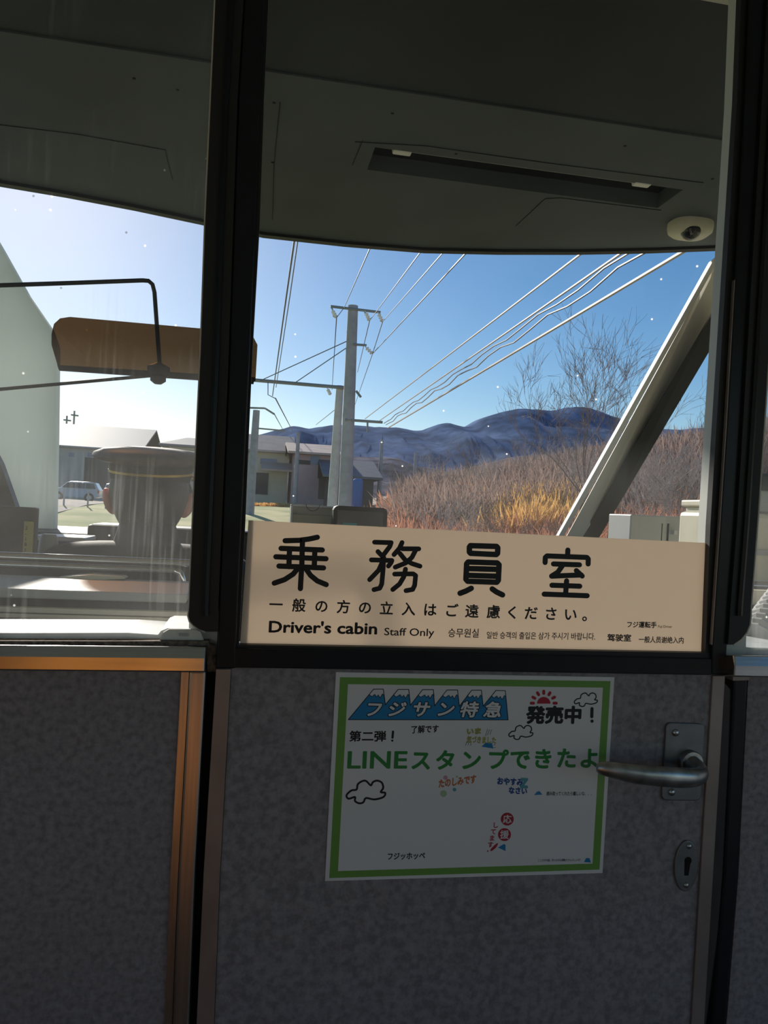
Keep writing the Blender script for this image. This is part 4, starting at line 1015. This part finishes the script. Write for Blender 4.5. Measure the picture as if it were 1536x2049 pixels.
gys = [-25,-10,0,4,7,9,11,13,15,17,19,21,23,25.5,28,31,34,37,41,45,49,54,60,66,73,80,90,102,118,140,175,230,320,450,650]
mb = MB(); nx = len(gxs)
vs = [(x, y, gz(x, y)) for y in gys for x in gxs]
fs = [(j*nx+i, j*nx+i+1, (j+1)*nx+i+1, (j+1)*nx+i) for j in range(len(gys)-1) for i in range(nx-1)]
gm = [f for f in fs if gxs[f[0] % nx] < 6.4]; hm = [f for f in fs if gxs[f[0] % nx] >= 6.4]
mb.add(vs, gm, 'ground_grass'); mb.add(vs, hm, 'hill_soil')
mb.build('ground', smooth=True, kind='structure')
mb = MB()
yr = [40, 48, 56, 64, 72, 82]
mb.add([(x, y, gz(x, y) + 0.06) for y in yr for x in (-60, -45, -34, -26, -19, -13, -9.5)], [(j*7+i, j*7+i+1, (j+1)*7+i+1, (j+1)*7+i) for j in range(5) for i in range(6)])
mb.build('ground_car_park', 'gravel', smooth=True, kind='structure')

# mountains
def range_(name, pts, Y, depth, m, base=-4, amp=18, seed=0):
    n_c, n_r = 150, 22; pp = catmull(pts, False, 8); vs = []
    for r_ in range(n_r):
        f = r_/(n_r-1)
        for c_ in range(n_c):
            q = pp[min(len(pp)-1, int(c_/(n_c-1)*(len(pp)-1)))]; u = c_/(n_c-1)*(len(pp)-1); i = min(len(pp)-2, int(u)); t = u - i
            px, py = pp[i][0]*(1-t) + pp[i+1][0]*t, pp[i][1]*(1-t) + pp[i+1][1]*t
            top = P(px, py, Y)
            if f < 0.75: g = f/0.75; y = Y - depth*(1-g); z = base + (top.z - base)*g**1.25; e = amp*math.sin(math.pi*g)*1.2
            else: g = (f-0.75)/0.25; y = Y + depth*0.5*g; z = top.z*(1-g) + base*g; e = 0
            nn = noise.fractal(V((top.x*0.006 + seed, y*0.006, 0)), 0.6, 2.1, 5)
            vs.append((top.x, y, z + e*nn + (0 if f != 0.75 else 0)))
    fs = [(j*n_c+i, j*n_c+i+1, (j+1)*n_c+i+1, (j+1)*n_c+i) for j in range(n_r-1) for i in range(n_c-1)]
    return MB().add(vs, fs).build(name, m, None, smooth=True, kind='structure')
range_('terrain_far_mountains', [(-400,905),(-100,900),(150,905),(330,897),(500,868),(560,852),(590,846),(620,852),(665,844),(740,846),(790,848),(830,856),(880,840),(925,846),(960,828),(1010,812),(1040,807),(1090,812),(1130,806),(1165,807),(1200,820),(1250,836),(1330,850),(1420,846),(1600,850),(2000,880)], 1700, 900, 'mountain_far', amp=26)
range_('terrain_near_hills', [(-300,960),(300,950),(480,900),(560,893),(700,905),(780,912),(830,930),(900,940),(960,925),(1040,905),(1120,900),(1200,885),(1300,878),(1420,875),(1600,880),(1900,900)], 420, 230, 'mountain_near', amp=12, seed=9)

# ------------------------------------------------------------------ trees and brush
def grow(mb, p, d, ln, r, lvl, rg, spread, n=4):
    q = p; pts = [p]; rs = [r]; dd = d.copy()
    for k in range(3):
        dd = (dd + V((rg.uniform(-.16,.16), rg.uniform(-.16,.16), rg.uniform(-.02,.12)))).normalized(); q = q + dd*ln/3; pts.append(q); rs.append(r*(1-0.16*(k+1)))
    mb.tube(pts, rs, n if lvl > 2 else 3, cap=False)
    if lvl <= 0: return
    for k in range(rg.choice((2, 3, 3))):
        a = rg.uniform(0, 2*math.pi); side = dd.cross(V((math.cos(a), math.sin(a), 0.3))).normalized()
        nd = (dd + side*rg.uniform(0.4, 1.0)*spread + V((0,0,0.12))).normalized()
        st_ = pts[rg.choice((1,2,3,3))]
        grow(mb, st_, nd, ln*rg.uniform(0.62, 0.86), max(0.006, rs[-1]*rg.uniform(0.55,0.8)), lvl-1, rg, spread, n)
def tree(seed, h, m, lvl=5, spread=0.8, trunks=1, r=None, lean=0):
    rg = random.Random(seed); mb = MB()
    for k in range(trunks):
        d = V((rg.uniform(-.3,.3)*trunks*0.6 + lean, rg.uniform(-.2,.2), 1)).normalized()
        grow(mb, V((0,0,-0.15)), d, h*0.30, (r or h*0.017), lvl, rg, spread)
    me_o = mb.build('bare_tree', m); return me_o
def put(o, px, Y, label=None, cat='tree', group=None, s=1.0, rot=0, dz_=0.0):
    x = P(px, 1000, Y).x; o.location = (x, Y, gz(x, Y) + dz_); o.scale = (s, s, s); o.rotation_euler = (0, 0, rot)
    if label: o['label'] = label; o['category'] = cat
    if group: o['group'] = group
    return o
put(tree(3, 8.4, 'bark', 6, 0.75, 3, 0.085), 1215, 24, 'tall bare tree whose fine branches rise above the mountain ridge against the blue sky')
put(tree(8, 5.4, 'bark_pale', 6, 0.7, 3, 0.06), 1385, 20, 'pale bare tree between the leaning post and the grey frame strip')
put(tree(15, 3.6, 'bark_pale', 5, 1.1, 4, 0.05), 880, 25, 'pale spreading bare bush standing on its own in front of the rusty brush', 'bush')
put(tree(21, 3.2, 'bark', 5, 1.0, 3, 0.05), 1010, 24, 'dark bare bush in front of the golden grass', 'bush')
put(tree(27, 3.0, 'bark_pale', 5, 1.2, 3, 0.04), 1300, 15, 'low crooked bare bush just above the grey equipment cabinet', 'bush')
put(tree(31, 5.5, 'bark', 5, 0.9, 2, 0.05), 1540, 18, 'bare tree seen only through the narrow pane')
base_t = [tree(41, 5.0, 'bark', 5, 0.9, 3, 0.05), tree(42, 4.2, 'bark_pale', 5, 1.0, 4, 0.045)]
first = {0: True, 1: True}
for i, (px, Y, s, k) in enumerate(((800,48,.8,0),(860,52,.9,1),(930,50,.85,0),(985,46,.8,1),(1050,44,.85,0),(1095,50,1.0,1),(1140,42,.9,0),(1180,38,.9,1),(1240,40,1.0,0),(1290,34,.85,1),(1340,30,.8,0),(1400,32,.9,1),(1440,36,1.0,0))):
    o = base_t[k] if first[k] else base_t[k].copy()
    if not first[k]: COL.objects.link(o)
    first[k] = False
    put(o, px, Y, ('grey' if k == 0 else 'pale') + ' leafless tree in the thicket on the hillside', 'tree', ('grey' if k == 0 else 'pale') + ' trees in the thicket', s, i*1.7)
def brush(name, label, cat, m, area, N, hmin, hmax, wmul=1.0, seed=1, sp=0.5):
    rg = random.Random(seed); mb = MB(); vs = []; fs = []
    for k in range(N):
        px, Y = area(rg); c = P(px, 1000, Y); x0, y0 = c.x, Y
        z0 = gz(x0, y0); h = rg.uniform(hmin, hmax)
        for j in range(5):
            dx, dy = rg.uniform(-sp, sp), rg.uniform(-sp, sp); wd_ = 0.0011*Y*wmul*rg.uniform(0.5, 1.4); a = rg.uniform(0, 3.14)
            bx_, by_ = x0 + dx*0.4, y0 + dy*0.4; hh = h*rg.uniform(0.45, 1)
            mx_, my_ = bx_ + dx*0.6, by_ + dy*0.6
            t1 = V((mx_ + dx*rg.uniform(.2, 1.2), my_ + dy, z0 + hh)); n0 = len(vs); c_, s_ = math.cos(a)*wd_, math.sin(a)*wd_
            vs += [(bx_-c_, by_-s_, z0-0.1), (bx_+c_, by_+s_, z0-0.1), (mx_+c_, my_+s_, z0+hh*0.55), (mx_-c_, my_-s_, z0+hh*0.55), tuple(t1)]
            fs += [(n0, n0+1, n0+2, n0+3), (n0+3, n0+2, n0+4)]
    mb.add(vs, fs); o = mb.build(name, m, None); o['kind'] = 'stuff'; o['label'] = label; o['category'] = cat
def ar(x0, x1, y0, y1, pw=1.4): return lambda rg: (rg.uniform(x0, x1), y0 + (y1-y0)*rg.random()**pw)
brush('brush_undergrowth', 'brown winter brush covering the hillside', 'brush', 'brush', ar(770, 1560, 13, 52), 9000, 0.5, 1.5, 1.0, 5)
brush('grey_undergrowth', 'grey brown twigs over the upper hillside under the mountains', 'brush', 'brush_grey', ar(800, 1560, 34, 80), 5000, 0.9, 2.6, 1.0, 6, 0.8)
brush('golden_grass', 'golden dry grass lit by the sun among the brush', 'grass', 'brush_gold', lambda rg: (rg.gauss(1068, 42), rg.uniform(30, 38)), 900, 0.8, 1.9, 1.1, 7)
brush('rust_undergrowth', 'rust coloured low brush beyond the dark display', 'brush', 'brush_rust', lambda rg: (rg.gauss(815, 38), rg.uniform(26, 40)), 1500, 0.4, 1.5, 1.1, 8)
brush('dry_grass', 'dry tan grass fringe along the edge of the green field', 'grass', 'brush_gold', ar(470, 720, 57, 61), 900, 0.12, 0.35, 1.0, 9, 0.3)

# ------------------------------------------------------------------ poles and wires
def pole(px_top, py_top, Y, r, label, mname='concrete', nm='utility_pole', px_bot=None):
    t = P(px_top, py_top, Y); g = gz(t.x, Y)
    o = thing(nm, V((t.x, Y, g)), label, 'pole')
    bxx = P(px_bot, 1000, Y).x if px_bot else t.x
    MB().tube([V((bxx, Y, g - 0.2)), t], [r*1.25, r*0.85], 14).build('shaft', mname, o, smooth=True)
    return o, t
def bar(o, p, q, r, nm='arm', m='pole_steel'): MB().tube([p, q], r, 6).build(nm, m, o)
def insul(o, p, q):
    mb = MB(); d = q - p
    mb.tube([p, q], 0.02, 5)
    for k in (0.35, 0.6, 0.85):
        c = p + d*k; mb.tube([c - d.normalized()*0.03, c, c + d.normalized()*0.03], [0.03, 0.085, 0.03], 8)
    mb.build('insulator', 'insulator', o)
YP = 30
up_, tp = pole(706, 612, YP, 0.24, 'tall concrete utility pole with two steel cross arms against the sky', px_bot=692)
bar(up_, P(661,613,YP-.2), P(761,625,YP-.2), 0.055, 'cross_arm'); bar(up_, P(663,614,YP-.2), P(668,634,YP-.2), 0.04, 'bracket'); bar(up_, P(729,622,YP-.2), P(737,640,YP-.2), 0.04, 'bracket')
for q in (((663,618),(673,636)), ((730,622),(739,642)), ((755,624),(765,644))): insul(up_, P(*q[0],YP-.25), P(*q[1],YP-.6))
bar(up_, P(706,689,YP-.2), P(733,691,YP-.2), 0.05, 'cross_arm'); insul(up_, P(729,692,YP-.25), P(745,708,YP-.6))
bar(up_, P(690,840,YP-.2), P(765,845,YP-.2), 0.06, 'cross_arm'); bar(up_, P(735,845,YP-.2), P(735,865,YP-.2), 0.04, 'bracket')
bar(up_, P(712,782,YP-.2), P(722,795,YP-.2), 0.05, 'bracket')
p2, tp2 = pole(680, 772, 34, 0.20, 'shorter concrete post carrying the steel beam, close beside the tall pole', 'concrete_pale', 'catenary_post', px_bot=664)
bar(p2, P(490,759,33.8), P(690,776,33.8), 0.085, 'beam'); 
for q in ((693,683,605,752),): pass
insul(p2, P(654,776,33.8), P(661,790,33.5))
p3, tp3 = pole(513, 821, 46, 0.24, 'grey catenary post at the edge of the black door frame', 'concrete', 'catenary_post', px_bot=500)
bar(p3, P(500,816,45.8), P(530,817,45.8), 0.06, 'bracket'); bar(p3, P(530,817,45.8), P(549,829,45.8), 0.06, 'bracket'); bar(p3, P(515,857,45.8), P(570,862,45.8), 0.05, 'bracket')
for k, (a, b, yy, py, lab) in enumerate(((597,865,60,1000,'thin grey pole standing before the pink house'), (764,880,62,990,'slim pole in front of the mountains beyond the dark shed'), (832,905,70,985,'short slim pole half hidden by the brush'))):
    pole(a, b, yy, 0.16, lab, 'concrete', 'distant_pole')
for k, (a, b) in enumerate(((149, 822), (134, 832))):
    o, t = pole(a, b, 110, 0.14, ('taller' if k == 0 else 'shorter') + ' of the two far poles behind the warehouse roof', 'concrete', 'distant_pole')
    bar(o, P(a-7, b+8, 109.8), P(a+8, b+10, 109.8), 0.12, 'cross_arm')
def wire(pts, r, label, m='wire_dark', wavy=0.0, nm='overhead_wire', group=None, zs=None):
    """pts: (px, py, height) each put at that true height over the track"""
    Q = [PZ(a, b, z) for a, b, z in pts]; full = []
    for a, b in zip(Q[:-1], Q[1:]):
        N_ = 24 if wavy else 8
        for k in range(N_):
            t = k/N_; p = a.lerp(b, t)
            if wavy: p = p + V((0, 0, wavy*math.sin(k*1.9)))
            full.append(p)
    full.append(Q[-1])
    o = MB().tube(full, r, 5).build(nm, m, None); o['label'] = label; o['category'] = 'wire'
    if group: o['group'] = group
    return o
def wireY(pts, r, label, m='wire_dark', nm='overhead_wire'):
    o = MB().tube([P(*q) for q in pts], r, 5).build(nm, m, None); o['label'] = label; o['category'] = 'wire'
    return o
wire([(590,470,4.6),(573,590,4.6),(545,792,4.6)], 0.014, 'contact wire running down to the short steel bracket')
wire([(597,470,5.0),(580,590,4.9),(552,775,4.7)], 0.010, 'thin wire just beside the contact wire')
for k, (a, z, lab) in enumerate((((1170,502,730,838), 6.9, 'pale cable, highest of the bundle fanning out from the cross arm'), ((1252,500,760,841), 6.3, 'pale cable directly under the highest cable of the fan'), ((1372,500,776,856), 5.2, 'thick pale cable, lowest of the fan'))):
    wire([(a[0], a[1], z), (a[2], a[3], z)], 0.026 if k < 2 else 0.030, lab, 'wire_pale')
wire([(1268,500,6.1),(768,847,6.1)], 0.020, 'slightly rippled dark cable in the middle of the fan', 'wire_dark', 0.05)
wire([(1300,500,5.7),(772,850,5.7)], 0.020, 'strongly rippled dark cable above the thick lowest one', 'wire_dark', 0.07)
zt_ = P(737,640,YP).z
wireY([(940,498,12.0),(745,708,YP-.6)], 0.016, 'wire dropping from the roof edge to the small arm of the pole')
wireY([(893,498,14.0),(765,644,YP-.6)], 0.014, 'wire reaching the outer insulator of the cross arm')
wireY([(846,498,14.0),(739,642,YP-.6)], 0.014, 'wire reaching the inner insulator of the cross arm')
wireY([(744,488,14.0),(688,616,YP-.6),(673,636,YP-.6)], 0.014, 'wire reaching the single insulator of the shorter arm')
wireY([(673,636,YP-.6),(664,780,70)], 0.022, 'wire hanging away behind the beam')
wireY([(739,642,YP-.6),(715,745,60)], 0.02, 'wire going away behind the tall pole')
wireY([(765,644,YP-.6),(745,708,YP+8),(708,815,70)], 0.02, 'outer wire going away behind the tall pole')
wireY([(693,683,YP),(520,762,33.6)], 0.02, 'upper stay from the tall pole to the beam')
wireY([(693,696,YP),(590,766,33.6)], 0.02, 'lower stay from the tall pole to the beam')
wireY([(672,818,34),(632,850,60)], 0.02, 'short stay running down from the shorter post')
wireY([(536,764,33.5),(536,790,33.5),(550,797,33.5)], 0.02, 'bent dropper bracket under the beam')
wireY([(551,797,33.5),(585,862,80)], 0.03, 'wire leading away from the bent dropper')
wireY([(549,829,45.8),(565,858,90)], 0.03, 'wire leading away from the bracket of the grey post')

# ------------------------------------------------------------------ buildings
def gable(nm, lab, Y, depth, x0, x1, yb, ye, yr, wm, rm, overh=0.4, hip_=0):
    """house: front wall between x0 and x1, eaves at ye, ridge (parallel to the front) at yr"""
    a, b = P(x0, ye, Y), P(x1, ye, Y); zl = a.z; g = gz(a.x, Y) - 0.4; zr = P((x0+x1)/2, yr, Y + depth/2).z
    o = thing(nm, V(((a.x+b.x)/2, Y, g)), lab, 'building')
    X0, X1 = a.x, b.x
    mb = MB(); mb.box((X0, Y, g), (X1, Y + depth, zl))
    if not hip_: mb.prism([(X0, Y, zl), (X0, Y + depth, zl), (X0, Y + depth/2, zr - 0.1)], (X1 - X0, 0, 0))
    mb.build('walls', wm, o)
    h_ = overh; hx_ = hip_; mb = MB()
    pts = [(X0-h_, Y-h_, zl), (X1+h_, Y-h_, zl), (X1+h_, Y+depth+h_, zl), (X0-h_, Y+depth+h_, zl), (X0-h_+hx_, Y+depth/2, zr), (X1+h_-hx_, Y+depth/2, zr)]
    pts += [(x, y, z+0.18) for x, y, z in pts]
    mb.add(pts, [(0,1,5,4),(2,3,4,5),(0,4,3),(1,2,5),(6,7,11,10),(8,9,10,11),(6,10,9),(7,8,11),(0,1,7,6),(1,2,8,7),(2,3,9,8),(3,0,6,9)])
    mb.build('roof', rm, o)
    return o
def facade(o, Y, rect, m='window_blue', nm='window'):
    a, b = P(rect[0], rect[1], Y), P(rect[2], rect[3], Y); X0, X1 = a.x, b.x; z1, z0 = max(a.z, b.z), min(a.z, b.z)
    mb = MB(); mb.box((X0, Y - 0.06, z0), (X1, Y - 0.002, z1)); return mb.build(nm, m, o)
wh = gable('warehouse', 'large grey warehouse with a low pitched roof behind the parked cars', 84, 22, 20, 277, 990, 888, 852, 'wall_grey', 'roof_grey', 0.5)
facade(wh, 84, (70,905,107,985), 'wall_cream', 'cladding'); facade(wh, 84, (170,915,250,985), 'opening_dark', 'doorway'); facade(wh, 84, (138,906,148,914)); facade(wh, 84, (176,906,186,914), nm='window')
hr = gable('house', 'dark roofed house just above the driver\'s cap', 70, 8, 338, 425, 990, 893, 880, 'wall_grey', 'roof_dark', 0.8, 2.0)
ha = gable('house', 'two-storey cream house with a tan roof and a blue window, beside the grey catenary post', 66, 8, 497, 578, 1000, 903, 875, 'wall_cream', 'roof_tan', 0.6)
facade(ha, 66, (521,917,553,930)); facade(ha, 66, (505,945,535,990), 'opening_dark', 'doorway')
an = P(520,932,65.2)
mb = MB(); a, b = P(522,934,66), P(585,942,66); mb.prism([(a.x, 66, a.z+.3), (b.x, 66, a.z+.3), (b.x, 64.4, a.z-.35), (a.x, 64.4, a.z-.35)], (0, 0, 0.15)); mb.build('porch_roof', 'roof_tan', ha)
hb = gable('house', 'pink walled house with a brown roof, behind the thin grey pole', 62, 9, 590, 668, 1000, 908, 893, 'wall_pink', 'roof_tan', 0.6)
facade(hb, 62, (622,912,638,930), 'window_blue'); facade(hb, 62, (638,955,668,1000), 'opening_dark', 'doorway'); facade(hb, 62, (595,920,620,930), 'opening_dark', 'shutter')
sd_ = gable('shed', 'long dark shed with a sloping roof, partly behind the tall pole', 58, 9, 660, 748, 1000, 955, 925, 'opening_dark', 'roof_dark', 0.6)
tb_ = MB().box((P(706,955,56.5).x, 56.3, gz(8, 56) - 0.1), (P(727,955,56.5).x, 57.0, P(706,957,56.5).z)).build('blue_tarpaulin', 'tarp_blue', None, bevel=0.2)
tb_['label'] = 'blue tarpaulin covered heap beside the dark shed'; tb_['category'] = 'tarpaulin'

# cars
def car(nm, px0, px1, Y, pyb, label, cm, profile, yaw=0.0, wide=1.8):
    """car seen from its side; profile runs over length 0..1, height 0..1"""
    a, b = P(px0, pyb, Y), P(px1, pyb, Y); L = b.x - a.x; g = gz((a.x+b.x)/2, Y) + 0.06; Hh = 0.40*L if wide == 1.8 else 0.95*L
    o = thing(nm, V(((a.x+b.x)/2, Y, g)), label, 'car')
    mb = MB(); n_ = len(profile); vs = []
    for (yy, ins) in ((0, 0.03), (0.06, 0.0), (wide-0.06, 0.0), (wide, 0.03)):
        for u, h in profile:
            k = max(0, h-0.55)*0.45
            yv = yy + (k if yy < wide/2 else -k)
            vs.append((a.x + (ins + u*(1-2*ins))*L, Y + yv, g + Hh*h*(1-ins*0.4)))
    mb.add(vs, [(j*n_+i, j*n_+(i+1)%n_, (j+1)*n_+(i+1)%n_, (j+1)*n_+i) for j in range(3) for i in range(n_)] + [tuple(range(n_)), tuple(reversed(range(3*n_, 4*n_)))])
    mb.build('car_body', cm, o, smooth=True)
    return o, a.x, L, g, Hh
SUVP = [(0.02,0.18),(0.0,0.38),(0.02,0.52),(0.10,0.58),(0.22,0.62),(0.34,0.92),(0.42,0.98),(0.75,1.0),(0.90,0.96),(0.97,0.66),(1.0,0.58),(0.99,0.22),(0.90,0.17),(0.86,0.17),(0.10,0.17)]
o, ax_, L, g, Hh = car('car', 96, 198, 62, 1001, 'silver estate car parked side-on in front of the warehouse', 'car_silver', SUVP)
mb = MB()
for u0, u1, u2, u3 in ((0.25,0.36,0.50,0.50), (0.52,0.52,0.70,0.70), (0.72,0.72,0.88,0.92)):
    mb.prism([(ax_+L*u0, 61.99, g+Hh*0.64), (ax_+L*u3, 61.99, g+Hh*0.64), (ax_+L*u2, 62.10, g+Hh*0.91), (ax_+L*u1, 62.10, g+Hh*0.91)], (0, 0.03, 0))
mb.build('side_window', 'car_glass', o)
for u in (0.19, 0.80):
    c = V((ax_+L*u, 62.02, g + Hh*0.17)); wq = MB().lathe([(0.34, 0.12), (0.36, 0.08), (0.36, -0.06), (0.33, -0.09), (0.20, -0.08)], c, 'Y', 20).build('wheel', 'tyre', o, smooth=True)
    MB().lathe([(0.20, -0.085), (0.19, -0.10), (0.05, -0.11)], c, 'Y', 16).build('hubcap', 'car_silver', wq)
MB().box((ax_+L*0.965, 61.97, g+Hh*0.42), (ax_+L*0.995, 62.1, g+Hh*0.56)).build('tail_lamp', 'tail_red', o)
FRP = [(0.04,0.12),(0.0,0.35),(0.02,0.58),(0.08,0.66),(0.18,0.98),(0.30,1.02),(0.70,1.02),(0.82,0.98),(0.92,0.66),(0.98,0.58),(1.0,0.35),(0.96,0.12)]
o, ax_, L, g, Hh = car('car', 203, 243, 60, 1001, 'white car parked end-on beside the silver estate car', 'car_white', FRP, wide=4.0)
MB().prism([(ax_+L*0.12, 59.98, g+Hh*0.64), (ax_+L*0.88, 59.98, g+Hh*0.64), (ax_+L*0.78, 60.05, g+Hh*0.93), (ax_+L*0.22, 60.05, g+Hh*0.93)], (0, 0.03, 0)).build('windscreen', 'car_glass', o)
for u in (0.13, 0.87):
    MB().lathe([(0.3, 0.1), (0.3, -0.1)], V((ax_+L*u, 60.3, g+0.28)), 'X', 16).build('wheel', 'tyre', o)
    MB().box((ax_+L*(u-0.09), 59.96, g+Hh*0.42), (ax_+L*(u+0.09), 60.02, g+Hh*0.52)).build('headlamp', 'insulator', o)
for k, px in enumerate((128, 176, 212)):
    x = P(px, 1000, 46).x; o = MB().tube([(x, 46, gz(x,46)-0.1), (x, 46, gz(x,46)+1.0)], 0.05, 8).build('fence_post', 'concrete', None)
    o['label'] = 'low concrete post at the edge of the car park'; o['category'] = 'post'; o['group'] = 'posts along the car park'
